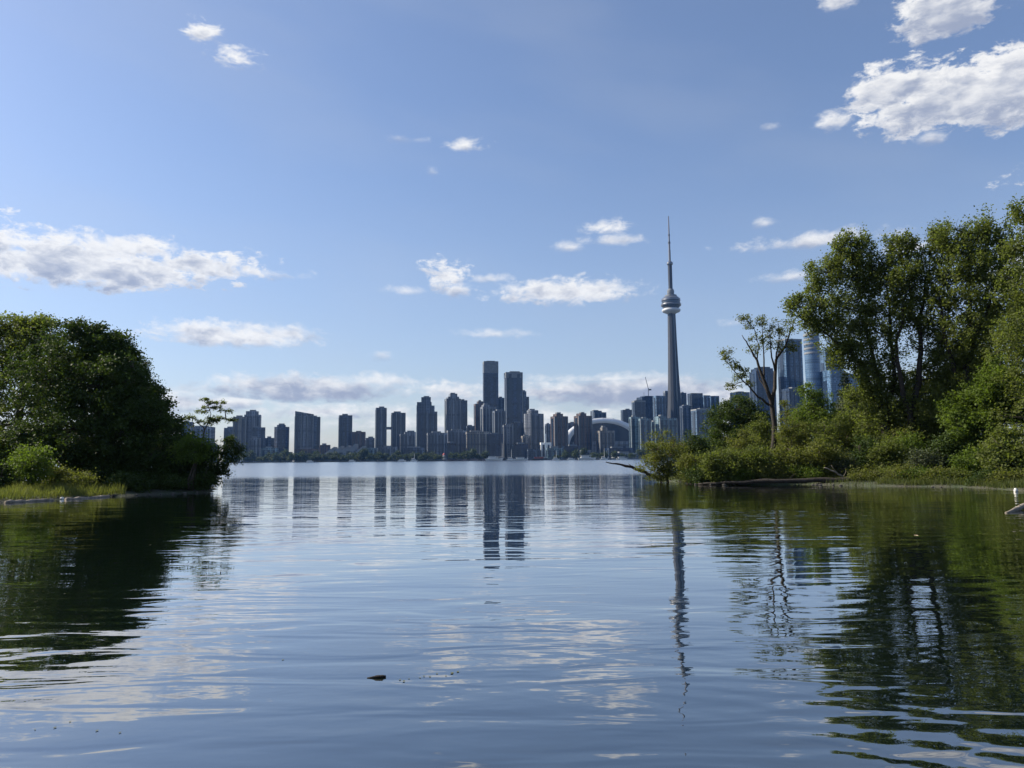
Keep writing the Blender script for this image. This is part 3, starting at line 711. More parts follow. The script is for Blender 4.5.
# low waterfront buildings, each its own
rnd = random.Random(5)
lows = [
 (262, 278, 448, 1360, 'lglass', 'pale low terminal with a flat roof at the left end of the shore trees'),
 (280, 292, 452, 1350, 'conc', 'low grey shed half hidden in shore trees under the faceted tower'),
 (296, 318, 449, 1370, 'brick', 'low brown building under the sloping roofed tower'),
 (366, 378, 448, 1350, 'lglass', 'pale low hall below the left twin tower'),
 (380, 398, 447, 1365, 'conc', 'low grey apartment row beneath the twin towers'),
 (404, 425, 448, 1355, 'grey', 'dark low warehouse at the foot of the peaked tower'),
 (512, 528, 444, 1370, 'dglass', 'dark low office behind the white moored cruiser'),
 (527, 540, 449, 1340, 'grey', 'dark low pavilion behind the red roofed boat'),
 (540, 551, 442.5, 1350, 'white', 'white low hall with bright walls beside the polygonal tower'),
 (546, 562, 448, 1330, 'lglass', 'boxy pale pavilion on stilts at the foot of the brown tower'),
 (562, 580, 446, 1370, 'dglass', 'long dark low block between the brown and ribbed dark towers'),
 (580, 594, 450, 1330, 'conc', 'pale quay building below the ribbed dark tower'),
 (606, 632, 448, 1380, 'dglass', 'long dark podium at the right foot of the dome'),
 (612, 636, 453, 1330, 'conc', 'pale low quay shed right beside the olive shrub'),
]
for x0, x1, yt, Y, mt, lb in lows:
    if mt == 'white': M.setdefault('white', M['white'])
    B('waterfront_building', lb, 'building', x0, x1, yt, Y, mt, bands=3 if mt != 'white' else 2, pent=(x1 - x0 > 15), th=math.radians(5))
# terraced housing with slanted glass roofs
for k, (x0, x1, yt) in enumerate(((326, 336, 447), (334, 343, 446), (341, 350, 445.5), (348, 357, 444), (356, 365, 446))):
    c = bcentre(x0, x1, yt, 1350); w = at(x1, yt, 1350).x - at(x0, yt, 1350).x
    org = (c.x, c.y, 1.4); root = empty('terraced_house', org, ['leftmost', 'second from left', 'middle', 'fourth from left', 'rightmost'][k] + ' of five terraced blocks with steep pale roofs on the far shore', 'building', 'terraced blocks with steep roofs')
    mb = MB(); mb.box((c.x, c.y), w * .95, 26, 1.2, c.z - 12); mb.build('wall', M['conc'], root, org)
    mb = MB(); z0 = c.z - 12
    mb.add([(c.x - w * .55, c.y - 13, z0), (c.x + w * .5, c.y - 13, z0), (c.x + w * .5, c.y + 13, z0), (c.x - w * .55, c.y + 13, z0), (c.x + w * .45, c.y - 12, c.z), (c.x + w * .5, c.y - 12, c.z), (c.x + w * .5, c.y + 12, c.z), (c.x + w * .45, c.y + 12, c.z)],
           [(3, 2, 1, 0), (4, 5, 6, 7), (0, 1, 5, 4), (1, 2, 6, 5), (2, 3, 7, 6), (3, 0, 4, 7)])
    mb.build('roof', M['rib'], root, org)
# sea wall and quay
mb = MB(); a_ = at(442, 459, SHORE - 4); b_ = at(486, 459, SHORE - 4); mb.box(((a_.x + b_.x) / 2, SHORE - 4), b_.x - a_.x, 6, -1, 2.6)
tag(mb.build('sea_wall', M['brick'], None, ((a_.x + b_.x) / 2, SHORE - 4, 0)), 'low rust brown sea wall at the waterline left of the yachts', 'wall')
mb = MB(); a_ = at(512, 459, SHORE - 6); b_ = at(720, 459, SHORE - 6); mb.box(((a_.x + b_.x) / 2, SHORE - 8), b_.x - a_.x, 14, -1, 2.2)
tag(mb.build('quay', M['roofgrey'], None, ((a_.x + b_.x) / 2, SHORE - 6, 0)), 'long grey quay edge in front of the dome and downtown', 'quay')
c = at(444, 455, 1320); org = (c.x, c.y, 1.4); root = empty('harbour_beacon', org, 'small white beacon hut on the shore left of the rust brown wall', 'beacon')
mb = MB(); mb.ring([(2.4, 1.4), (1.9, 10)], (c.x, c.y), 10); mb.build('beacon_tower', M['white'], root, org)
mb = MB(); mb.ring([(2.5, 10), (2.3, 11), (1.2, 13), (.2, 14)], (c.x, c.y), 10); mb.build('lantern_roof', M['red'], root, org)
c = at(545.3, 436, 1342); mb = MB(); mb.box((c.x, c.y), 2.4, 1.6, 1.4, c.z + 4); tag(mb.build('sign_pylon', M['white'], None, (c.x, c.y, 1.4)), 'slim white pylon standing by the white low hall', 'pylon')

# boats
def boat(kind, label, px, Y, ln, hull='white', cabin='white', mast=0, decks=1, top=None, group=None):
    c = at(px, 459, Y); org = (c.x, Y, 0); root = empty(kind, org, label, 'boat', group)
    mb = MB(); wd = ln * .24; hh = ln * .09 + .6
    n_ = 9; ringp = []
    for k in range(n_):
        t = k / (n_ - 1); x = -ln / 2 + ln * t; w2 = wd / 2 * (1 - max(0, (t - .55) / .45) ** 2) * (.85 + .15 * min(1, t * 4)); ringp.append((x, max(w2, .05), hh * (1 + .45 * max(0, t - .5))))
    vs = [(c.x + x, Y - w_, z) for x, w_, z in ringp] + [(c.x + x, Y + w_, z) for x, w_, z in ringp] + [(c.x + x * .9, Y - w_ * .55, -.4) for x, w_, z in ringp] + [(c.x + x * .9, Y + w_ * .55, -.4) for x, w_, z in ringp]
    fs = []
    for k in range(n_ - 1):
        fs += [(2*n_+k, 2*n_+k+1, k+1, k), (n_+k, n_+k+1, 3*n_+k+1, 3*n_+k), (k, k+1, n_+k+1, n_+k), (3*n_+k, 3*n_+k+1, 2*n_+k+1, 2*n_+k)]
    fs += [(0, n_, 3*n_, 2*n_), (n_-1, 2*n_+n_-1, 3*n_+n_-1, 2*n_-1)]
    mb.add(vs, fs); mb.build('hull', M[hull], root, org)
    z = hh
    for d in range(decks):
        l2 = ln * (.55 - .14 * d); mb = MB(); mb.box((c.x - ln * .06 - d * ln * .04, Y), l2, wd * .66, z - .05, z + 1.9); cb = mb.build('cabin', M[cabin], root, org)
        mb = MB(); mb.box((c.x - ln * .06 - d * ln * .04, Y), l2 * .9, wd * .66 + .12, z + .8, z + 1.45); mb.build('window', M['podglass'], cb, org)
        z += 1.95
    if top:
        mb = MB(); mb.box((c.x - ln * .06, Y), ln * .62, wd * .8, z, z + .5); mb.build('canopy', M[top], root, org)
    if mast:
        mb = MB(); mb.tube([(c.x + ln * .05, Y, z - .4), (c.x + ln * .05, Y, z + mast)], [.28, .16], 6)
        ms = mb.build('mast', M['white'], root, org)
        mb = MB(); mb.tube([(c.x + ln * .05, Y, z + 1), (c.x - ln * .35, Y, z + 1.2)], [.25, .3], 5); mb.build('boom', M['white'], ms, org)
    return root
boat('motor_yacht', 'large white two deck motor yacht moored left of the tall masted boat', 494, 1262, 30, decks=2)
boat('tall_masted_boat', 'dark hulled boat with a tall pale mast below the two tallest skyscrapers', 501.5, 1275, 26, hull='steel', cabin='conc', mast=24, decks=1)
boat('sailing_boat', 'white sailing boat with bare mast right of the tall masted boat', 511, 1255, 15, mast=14)
boat('motor_boat', 'white cruiser with a broad flat canopy left of the red topped boat', 521, 1262, 24, decks=1, top='white')
boat('tour_boat', 'tour boat with a faded red roof near the polygonal tower', 540, 1262, 26, hull='steel', cabin='red', decks=1, top='red')
boat('sailing_boat', 'small sailing boat with bare mast beneath the brown tower', 556, 1250, 12, mast=12)
boat('motor_boat', 'small white motor boat moored below the ribbed dark tower', 571, 1258, 13, decks=1)
boat('tour_boat', 'long white ferry with a flat roof below the beige twin peaked block', 587, 1262, 30, decks=2, top='white')
boat('sailing_boat', 'sailing boat with a bare mast between the white ferry and the olive shrub', 604, 1255, 13, mast=15)
boat('motor_boat', 'white motor boat moored nearest the olive shrub tip', 622, 1258, 18, decks=1, top='white')
boat('sailing_boat', 'tiny dark sailing boat near the left end of the far shore', 242, 1230, 9, hull='steel', mast=9)
boat('motor_boat', 'small white boat on the water below the sloping roofed tower', 310, 1262, 12)
boat('motor_boat', 'small white boat on the water below the five terraced blocks', 352, 1262, 12)
boat('motor_boat', 'small white boat on the water below the right twin tower', 402, 1262, 14)
boat('sailing_boat', 'small boat with a bare mast below the peaked dark tower', 414, 1258, 12, mast=9)

# shoreline trees far away, three shared shapes, each tree an object
def far_crown(seed, w, h):
    rng = np.random.default_rng(seed); P_ = []
    for k in range(9):
        c0 = np.array([rng.uniform(-.28, .28) * w, rng.uniform(-.28, .28) * w, h * rng.uniform(.35, .8)])
        q = rng.normal(size=(90, 3)) * np.array([.15 * w, .15 * w, .12 * h]) + c0; P_.append(q)
    P_ = np.concatenate(P_); V = leaf_quads(rng, P_, 1.9); return V, rng.uniform(0, 1, len(P_))
protos = []
for s_, (w, h) in enumerate(((13, 13), (10, 16), (16, 11))):
    V, ti = far_crown(40 + s_, w, h); o = quads_mesh('crown', V, L['far'], ti); C.objects.unlink(o)
    mb = MB(); mb.tube([(0, 0, -.5), (.2, 0, h * .3), (0, .2, h * .7)], [.5, .35, .15], 5); tr = mb.build('trunk', M['bark']); C.objects.unlink(tr)
    protos.append((o.data, tr.data))
rnd = random.Random(11)
spots = [(px, rnd.uniform(1296, 1325)) for px in np.arange(226, 488, 3.3)] + [(px, rnd.uniform(1298, 1312)) for px in np.arange(556, 640, 9.5)] + [(px, rnd.uniform(1340, 1360)) for px in np.arange(276, 440, 8)]
spots += [(px, rnd.uniform(1296, 1325)) for px in np.arange(640, 870, 6)]
for k, (px, Y) in enumerate(spots):
    if 442 < px < 450 and Y < 1330: continue
    c = at(px + rnd.uniform(-1.2, 1.2), 459, Y); cr, tr = protos[rnd.randrange(3)]
    root = empty('shoreline_tree', (c.x, Y, 1.4), 'small dark green tree in the tree line along the far city shore', 'tree', 'trees along the far city shore')
    s_ = rnd.uniform(.65, 1.25); root.scale = (s_, s_, s_ * rnd.uniform(.8, 1.15)); root.rotation_euler.z = rnd.uniform(0, 6.28)
    for nm, me in (('crown', cr), ('trunk', tr)):
        o = bpy.data.objects.new(nm, me); C.objects.link(o); o.parent = root

# ------------------------------------------------------------------ near trees
NOTCH = [(879, 238, 6, 22), (924, 232, 7, 20), (956, 226, 5, 14), (912, 345, 5, 20), (868, 352, 5, 6), (921, 362, 4, 14), (930, 345, 4, 10), (850, 340, 4, 5)]
def tree(kind, label, cat, base, trunks, lobes, leaf, mats, seed, clump=.42, per=46, size=.17, group=None, twig=.012, zbase=None, droop=0.0, wander=.035):
    """base (px, Y); trunks: polylines [(px,py,dY,r)]; lobes [(px,py,dY,rx,rz,n)] in pixels at that depth"""
    px0, Y0 = base; rng = np.random.default_rng(seed)
    x0 = at(px0, 470, Y0).x; z0 = gz(x0, Y0) if zbase is None else zbase
    org = Vector((x0, Y0, z0)); root = empty(kind, org, label, cat, group)
    mb = MB(); skel = []
    for tr in trunks:
        pts = []; rd = []
        for i, (px, py, dY, r) in enumerate(tr):
            p = at(px, py, Y0 + dY)
            if py == 0: p = Vector((at(px, 470, Y0 + dY).x, Y0 + dY, z0 - .25))
            pts.append(p); rd.append(r)
        # subdivide with a little wander
        P_, R2 = [pts[0]], [rd[0]]
        for i in range(len(pts) - 1):
            k = 3
            for j in range(1, k + 1):
                t = j / k; q = pts[i].lerp(pts[i + 1], t)
                if j < k: q = q + Vector(rng.normal(size=3)) * (pts[i + 1] - pts[i]).length * wander
                P_.append(q); R2.append(rd[i] * (1 - t) + rd[i + 1] * t)
        mb.tube(P_, R2, 8); skel += P_[2:]
    clumps = []
    for (px, py, dY, rx, rz, n_) in lobes:
        c = at(px, py, Y0 + dY); s_ = (Y0 + dY) / F
        d = rng.normal(size=(n_, 3)); d /= np.linalg.norm(d, axis=1)[:, None]
        d *= (rng.uniform(0.15, 1, n_) ** .45 * rng.uniform(.8, 1.22 if kind != 'cottonwood_tree' else 1.38, n_))[:, None]
        rr_ = np.array([rx * s_, min(rx, rz * 1.4) * s_ * .9, rz * s_])
        cl = np.array(c) + d * rr_; clumps.append(cl)
        # a limb into each lobe
        if skel:
            near = min(skel, key=lambda q: (q - c).length + .6 * max(0, q.z - c.z))
            if (near - c).length > .4:
                mid = near.lerp(c, .5) + Vector((0, 0, .08 * (near - c).length)); mb.tube([near, mid, c], [max(.03, .018 * (near - c).length + .02), .03, .014], 5)
        sk = [c] + skel
        for q in cl[:: (1 if len(cl) < 40 else 2)]:
            q = Vector(q); nr_ = min(sk, key=lambda v: (v - q).length + .8 * max(0, v.z - q.z))
            if (nr_ - q).length > .15:
                mid = nr_.lerp(q, .55) + Vector(rng.normal(size=3)) * .06; mb.tube([nr_, mid, q], [twig * 1.6, twig, twig * .5], 3)
    clumps = np.concatenate(clumps)
    if kind == 'cottonwood_tree':          # gaps of sky between the crowns
        for (gx_, gy_, gr, gh) in NOTCH:
            cc = at(gx_, gy_, Y0); s_ = Y0 / F
            q = ((clumps[:, 0] - cc.x) / (gr * s_)) ** 2 + ((clumps[:, 2] - cc.z) / (gh * s_)) ** 2
            clumps = clumps[q > 1]
    clumps = clumps[clumps[:, 2] > .12]
    per = int(per * 1.3); nl = len(clumps) * per
    sz = rng.uniform(.6, 1.35, len(clumps)) * clump
    Pn = rng.normal(size=(nl, 3)) * np.repeat(sz, per)[:, None] * np.array([.5, .5, .66] if kind == 'cottonwood_tree' else [.62, .62, .42]) + np.repeat(clumps, per, axis=0)
    keep = Pn[:, 2] > .08; Pn = Pn[keep]
    V = leaf_quads(rng, Pn - np.array(org), size, droop)
    ti = np.clip(np.repeat(rng.uniform(0, 1, len(clumps)), per)[keep] * .55 + rng.uniform(0, .45, len(Pn)), 0, 1)
    mb.build('trunk', M[mats], root, org, True)
    quads_mesh('crown', V, L[leaf], ti, root)
    return root

def bush(kind, label, px, py, rx, ry, Y, leaf, seed, n=60, per=44, size=.13, clump=.34, cat='bush', group=None, nl=6, droop=0.0):
    rnd = random.Random(seed); lobes = []; tr = []
    for k in range(nl):
        a = 2 * math.pi * k / nl; q = rnd.uniform(.35, .62)
        lx = px + math.cos(a) * rx * q; ly = py + math.sin(a) * ry * q
        lobes.append((lx, ly, rnd.uniform(-1, 1) * rx * Y / F * .5, rx * rnd.uniform(.34, .5), ry * rnd.uniform(.34, .5), max(5, n // nl)))
    lobes.append((px, py, 0, rx * .6, ry * .55, n // 4))
    lobes.append((px, py + ry * .7, -.3, rx * .8, ry * .35, n // 4))
    for k in range(4):
        bx = px + rnd.uniform(-.25, .25) * rx
        tr.append([(bx, 0, 0, .05), (px + rnd.uniform(-.5, .5) * rx, py + ry * .2, rnd.uniform(-.4, .4), .035), (px + rnd.uniform(-.7, .7) * rx, py - ry * .5, rnd.uniform(-.5, .5), .012)])
    return tree(kind, label, cat, (px, Y), tr, lobes, leaf, 'bark', seed, clump, per, size, group, .008, droop=droop)

# --- left bank
tree('broadleaf_tree', 'big round dark maple like tree filling the left bank', 'tree', (110, 43), [
    [(110, 0, 0, .30), (112, 430, 0, .24), (105, 380, .5, .16), (95, 340, .5, .06)],
    [(112, 430, 0, .18), (132, 390, -.5, .1), (134, 368, -.5, .04)], [(112, 440, 0, .16), (75, 390, .4, .1), (55, 350, .3, .05)]],
    [(70, 350, 0, 34, 27, 70), (105, 350, 0, 24, 20, 50), (50, 380, -1, 42, 38, 110), (100, 385, -1.2, 40, 40, 110), (128, 390, -.5, 24, 32, 80),
     (118, 362, .5, 18, 18, 42), (145, 420, -1, 26, 30, 70), (75, 430, -1.5, 46, 34, 100), (122, 432, -1.5, 34, 34, 90), (90, 336, 0, 12, 10, 16), (122, 350, 0, 14, 14, 18),
     (150, 455, -1, 32, 26, 70), (105, 460, -.8, 40, 22, 70), (80, 328, 0, 8, 8, 12), (97, 331, 0, 8, 8, 12), (112, 343, 0, 7, 8, 12), (128, 354, 0, 8, 8, 12)], 'dark', 'bark', 1, clump=.38, per=60, size=.15)
tree('broadleaf_tree', 'duller grey green tree top rising behind at the far left edge', 'tree', (20, 48), [
    [(20, 0, 0, .3), (22, 400, 0, .2), (25, 340, 0, .07)]],
    [(8, 328, 0, 18, 12, 34), (28, 325, 0, 14, 10, 26), (-5, 345, 0, 24, 26, 50), (30, 350, -.5, 26, 26, 60), (15, 345, 0, 30, 26, 60), (48, 330, 0, 18, 13, 26), (-15, 370, 0, 34, 36, 70), (20, 385, -1, 36, 36, 80), (10, 425, -1, 40, 34, 70), (40, 322, 0, 10, 7, 10)], 'mid', 'bark', 2, clump=.4, per=52, size=.15)
tree('broadleaf_tree', 'tapering dark tree on the right shoulder of the left clump', 'tree', (172, 45.5), [
    [(168, 0, 0, .2), (164, 430, 0, .13), (148, 385, 0, .05)]],
    [(140, 372, .5, 11, 18, 30), (153, 402, 0, 16, 24, 50), (168, 434, -.3, 20, 20, 50), (188, 458, -.5, 20, 18, 50), (160, 455, -.5, 26, 26, 60), (150, 392, 0, 8, 8, 12), (162, 409, 0, 7, 6, 10), (176, 425, 0, 7, 6, 10), (188, 441, 0, 7, 5, 10), (180, 445, 0, 9, 10, 14), (180, 474, -.6, 30, 12, 46)], 'dark', 'bark', 3, clump=.34, per=56, size=.13)
tree('broadleaf_tree', 'dark tree mass off the left edge behind the light green bush', 'tree', (-60, 49), [
    [(-60, 0, 0, .3), (-60, 400, 0, .2), (-55, 350, 0, .07)]],
    [(-60, 370, 0, 50, 45, 100), (-30, 420, 0, 44, 40, 90), (-90, 400, 0, 60, 50, 100)], 'dark', 'bark', 4, clump=.45, per=46, size=.17)
tree('broadleaf_tree', 'dark tree hidden behind the big round one, closing its gaps', 'tree', (85, 53), [
    [(85, 0, 0, .3), (86, 420, 0, .2), (84, 350, 0, .07)]],
    [(60, 370, 0, 36, 34, 80), (100, 365, 0, 36, 34, 80), (130, 395, 0, 30, 34, 80), (80, 410, 0, 50, 36, 100), (130, 435, 0, 44, 30, 100), (60, 445, 0, 50, 26, 100), (160, 440, 0, 30, 26, 70)], 'dark', 'bark', 41, clump=.5, per=50, size=.19)
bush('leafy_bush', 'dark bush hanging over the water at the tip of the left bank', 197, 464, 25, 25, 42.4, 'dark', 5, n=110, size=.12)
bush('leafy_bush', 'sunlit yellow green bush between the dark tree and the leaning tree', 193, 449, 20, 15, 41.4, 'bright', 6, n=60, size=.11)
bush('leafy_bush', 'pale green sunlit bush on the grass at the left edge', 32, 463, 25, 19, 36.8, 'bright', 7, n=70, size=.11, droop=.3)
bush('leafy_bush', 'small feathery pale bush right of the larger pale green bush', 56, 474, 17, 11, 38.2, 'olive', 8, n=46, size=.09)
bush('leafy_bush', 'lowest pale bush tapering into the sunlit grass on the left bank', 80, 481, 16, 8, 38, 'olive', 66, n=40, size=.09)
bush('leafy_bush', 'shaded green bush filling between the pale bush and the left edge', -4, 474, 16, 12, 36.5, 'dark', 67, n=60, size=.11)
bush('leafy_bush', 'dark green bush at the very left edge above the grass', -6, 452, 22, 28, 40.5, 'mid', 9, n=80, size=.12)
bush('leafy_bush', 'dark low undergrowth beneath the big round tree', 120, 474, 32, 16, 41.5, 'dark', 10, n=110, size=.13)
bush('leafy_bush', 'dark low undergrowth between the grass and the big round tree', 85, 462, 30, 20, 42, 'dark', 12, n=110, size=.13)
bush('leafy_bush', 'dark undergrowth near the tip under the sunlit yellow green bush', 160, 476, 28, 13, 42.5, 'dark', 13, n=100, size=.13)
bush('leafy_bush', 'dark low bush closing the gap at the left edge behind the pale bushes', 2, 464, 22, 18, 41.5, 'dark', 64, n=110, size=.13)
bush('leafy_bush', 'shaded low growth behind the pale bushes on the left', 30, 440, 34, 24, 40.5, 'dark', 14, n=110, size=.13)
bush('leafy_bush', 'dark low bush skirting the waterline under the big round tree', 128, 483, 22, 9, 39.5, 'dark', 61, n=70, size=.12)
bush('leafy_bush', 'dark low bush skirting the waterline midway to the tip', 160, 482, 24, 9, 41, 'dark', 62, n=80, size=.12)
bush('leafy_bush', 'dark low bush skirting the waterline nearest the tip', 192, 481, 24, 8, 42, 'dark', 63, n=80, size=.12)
tree('leaning_tree', 'slender leaning tree with flat layered foliage against the skyline', 'tree', (194, 44), [
    [(194, 0, 0, .07), (198, 448, 0, .05), (204, 432, 0, .035), (211, 414, 0, .02), (207, 402, 0, .012)], [(205, 430, 0, .04), (197, 420, 0, .02), (193, 417, 0, .012)], [(209, 420, 0, .03), (220, 418, 0, .02), (228, 420, 0, .01)]],
    [(205, 399.5, 0, 5, 1, 5), (216, 403, 0, 11, 1.2, 9), (212, 407.5, 0, 12, 1.2, 10), (202, 412, 0, 6, 1, 5), (225, 411, 0, 7, 1, 5), (216, 419, 0, 11, 2.4, 14), (191, 418, 0, 6, 1.2, 7), (230, 420, 0, 5, 1.2, 6), (202, 421, 0, 8, 1.2, 5), (213, 423, 0, 7, 1, 5)], 'mid', 'bark', 15, clump=.15, per=34, size=.09, twig=.007)
tree('leaning_tree', 'low drooping branchy tree reaching right over the water', 'tree', (208, 43), [
    [(208, 0, 0, .09), (218, 462, 0, .07), (224, 452, 0, .05), (233, 444, 0, .03), (243, 447, 0, .012)], [(222, 456, 0, .04), (230, 460, 0, .02), (236, 466, 0, .01)]],
    [(222, 452, 0, 9, 7, 26), (233, 444, 0, 8, 6, 20), (240, 449, 0, 6, 7, 14), (228, 462, 0, 8, 4, 10), (219, 468, 0, 7, 6, 16), (236, 458, 0, 5, 6, 7), (231, 440, 0, 5, 4, 9), (225, 474, 0, 6, 3, 5), (214, 476, 0, 7, 8, 26), (222, 468, 0, 7, 8, 16)], 'dark', 'bark', 16, clump=.2, per=26, size=.10, twig=.008)

# --- right bank, large trees
tree('cottonwood_tree', 'tall spreading cottonwood whose left limb reaches out over the skyline', 'tree', (893, 50), [
    [(893, 0, 0, .34), (888, 440, 0, .28), (880, 410, 0, .22), (870, 385, 0, .16), (861, 364, -.3, .11), (843, 348, -.5, .08), (824, 332, -.5, .05), (803, 320, -.5, .02)],
    [(883, 420, 0, .2), (878, 380, .3, .15), (866, 330, .2, .1), (858, 280, 0, .04)],
    [(886, 430, 0, .2), (895, 380, -.5, .13), (890, 320, -.5, .08), (885, 270, -.5, .03)]],
    [(828, 272, 0, 20, 20, 34), (850, 262, 0, 22, 20, 42), (812, 312, -.5, 22, 16, 34), (798, 302, -.5, 12, 7, 12), (835, 330, 0, 26, 18, 44), (858, 300, .5, 26, 26, 56), (880, 285, 0, 20, 26, 34), (854, 350, -.5, 18, 12, 30), (872, 345, 0, 20, 20, 26),
     (840, 245, 0, 10, 8, 10), (880, 258, 0, 14, 12, 18), (874, 378, -.5, 18, 16, 34), (885, 400, 0, 24, 20, 44), (822, 300, 0, 18, 14, 22), (845, 352, -.6, 15, 9, 26), (858, 368, -.6, 13, 10, 24), (838, 364, -.5, 9, 4, 8), (866, 394, -.5, 14, 10, 24), (790, 305, -.5, 5, 4, 5), (862, 270, .5, 20, 22, 26), (838, 262, 0, 14, 24, 34), (872, 275, 0, 14, 20, 30), (850, 240, 0, 9, 9, 14), (862, 243, 0, 8, 9, 12), (880, 425, .5, 26, 22, 60), (888, 375, .5, 18, 22, 28), (858, 335, .5, 26, 22, 50), (826, 325, -.5, 16, 9, 18), (806, 318, -.5, 12, 12, 16), (850, 310, 0, 24, 20, 30), (875, 320, -.5, 22, 24, 30), (865, 400, .5, 22, 16, 34), (815, 285, 0, 12, 10, 14)], 'mid', 'darkbark', 21, clump=.36, per=48, size=.15)
tree('cottonwood_tree', 'tall cottonwood with two forked dark trunks seen against the sky', 'tree', (912, 49), [
    [(912, 0, 0, .30), (910, 440, 0, .25), (914, 400, 0, .2), (921, 350, .3, .15), (924, 300, .3, .09), (930, 255, .3, .03)],
    [(910, 440, 0, .2), (904, 400, -.4, .16), (897, 360, -.4, .12), (902, 310, -.4, .07), (905, 265, -.4, .03)]],
    [(905, 268, 0, 22, 24, 46), (930, 262, 0, 20, 24, 44), (918, 300, .5, 26, 24, 52), (895, 312, 0, 16, 18, 28), (940, 315, 0, 22, 24, 40), (930, 240, 0, 12, 9, 12), (892, 245, 0, 10, 10, 12), (890, 345, 0, 10, 12, 12), (940, 355, 0, 18, 18, 26), (912, 380, 1.5, 14, 10, 12), (900, 408, 0, 20, 14, 24), (935, 392, .5, 24, 22, 40), (915, 285, -.5, 24, 24, 30), (900, 250, 0, 11, 14, 22), (908, 241, 0, 6, 8, 9), (938, 232, 0, 8, 9, 12), (945, 250, 0, 12, 20, 26), (925, 425, .5, 30, 22, 60), (915, 325, .5, 16, 20, 28), (948, 380, .5, 20, 26, 46), (890, 290, 0, 14, 22, 26), (935, 335, .5, 18, 22, 34), (905, 420, 1, 28, 16, 44), (880, 365, .5, 14, 14, 18), (908, 345, 1, 14, 16, 16), (930, 372, 1, 14, 14, 20), (900, 385, .5, 14, 14, 20)], 'mid', 'darkbark', 22, clump=.36, per=48, size=.15)
tree('cottonwood_tree', 'tall full crowned tree right of the forked trunks', 'tree', (965, 48), [
    [(965, 0, 0, .32), (963, 430, 0, .25), (966, 370, 0, .18), (970, 300, 0, .1), (968, 245, 0, .03)], [(964, 390, 0, .16), (945, 340, -.3, .1), (938, 290, -.3, .04)], [(965, 370, 0, .14), (985, 320, 0, .1), (1000, 270, 0, .04)]],
    [(948, 245, 0, 14, 16, 22), (972, 248, 0, 22, 20, 44), (950, 285, -.5, 24, 28, 54), (985, 280, 0, 28, 30, 66), (1005, 262, .5, 20, 22, 40), (960, 330, -.5, 30, 26, 64), (995, 335, 0, 30, 30, 66), (978, 375, 0, 34, 26, 66), (1020, 300, 0, 26, 30, 56), (988, 235, 0, 12, 8, 10), (935, 240, 0, 8, 7, 7), (965, 265, 0, 26, 22, 54), (960, 232, 0, 11, 14, 22), (982, 228, 0, 11, 14, 22), (1002, 240, 0, 12, 16, 24), (985, 410, .5, 36, 26, 80), (955, 430, .5, 26, 22, 50), (1000, 300, .5, 28, 26, 54), (965, 355, .5, 28, 24, 50), (950, 400, .5, 24, 22, 46)], 'mid', 'darkbark', 23, clump=.38, per=50, size=.15)
tree('cottonwood_tree', 'highest tree leaning in at the top of the right edge', 'tree', (1050, 42), [
    [(1050, 0, 0, .34), (1050, 420, 0, .27), (1045, 330, 0, .18), (1035, 260, 0, .1), (1025, 215, 0, .03)]],
    [(1022, 212, 0, 12, 12, 18), (1040, 240, 0, 24, 22, 40), (1038, 290, -.5, 30, 30, 60), (1030, 345, -.5, 34, 32, 70), (1060, 300, 0, 44, 60, 90), (1050, 400, 0, 44, 44, 80), (1015, 250, 0, 10, 12, 12), (1085, 240, 0, 40, 50, 70)], 'mid', 'darkbark', 24, clump=.38, per=48, size=.15)
tree('sparse_tree', 'half bare tree with thin crown and dark forked limbs by the skyscrapers', 'tree', (773, 54), [
    [(775, 0, 0, .20), (774, 440, 0, .17), (773, 415, 0, .155), (771, 400, 0, .15), (763, 378, 0, .11), (757, 360, 0, .08), (748, 345, 0, .05), (742, 335, 0, .02)],
    [(772, 405, 0, .15), (775, 380, .2, .12), (776, 360, .2, .1), (785, 347, .2, .08), (792, 328, .2, .04), (795, 318, .2, .015)],
    [(769, 405, 0, .09), (758, 397, -.3, .07), (748, 385, -.3, .05), (735, 372, -.3, .035), (727, 362, -.3, .02), (722, 355, -.3, .01)],
    [(764, 380, 0, .07), (764, 360, .3, .05), (763, 340, .3, .03), (762, 320, .3, .012)], [(775, 370, .2, .07), (771, 350, -.3, .045), (770, 332, -.3, .02), (769, 322, -.3, .01)],
    [(757, 360, 0, .05), (759, 345, .3, .03), (754, 328, .3, .02), (746, 320, .3, .01)], [(776, 360, .2, .06), (779, 340, 0, .03), (778, 322, 0, .012)], [(768, 392, 0, .06), (760, 380, .5, .04), (756, 368, .5, .02)]],
    [(744, 318, 0, 5, 4, 12), (750, 325, 0, 6, 5, 9), (762, 322, 0, 6, 8, 15), (756, 340, 0, 7, 8, 12), (778, 325, 0, 8, 8, 15), (790, 325, 0, 5, 6, 8), (792, 347, 0, 6, 4, 12), (728, 360, -.3, 5, 6, 11), (735, 368, -.3, 8, 6, 14), (741, 378, -.3, 8, 5, 12), (733, 386, -.3, 7, 3, 9), (724, 351, -.3, 4, 3, 6), (780, 345, 0, 6, 7, 9), (749, 383, 0, 6, 4, 7), (768, 345, 0, 5, 9, 8), (730, 351, 0, 2.5, 3, 3), (770, 335, .3, 8, 8, 12), (784, 335, -.3, 8, 8, 12), (754, 350, .3, 7, 6, 8), (745, 372, -.3, 7, 5, 8)],
    'olive', 'darkbark', 25, clump=.24, per=20, size=.12, twig=.012, wander=.02)
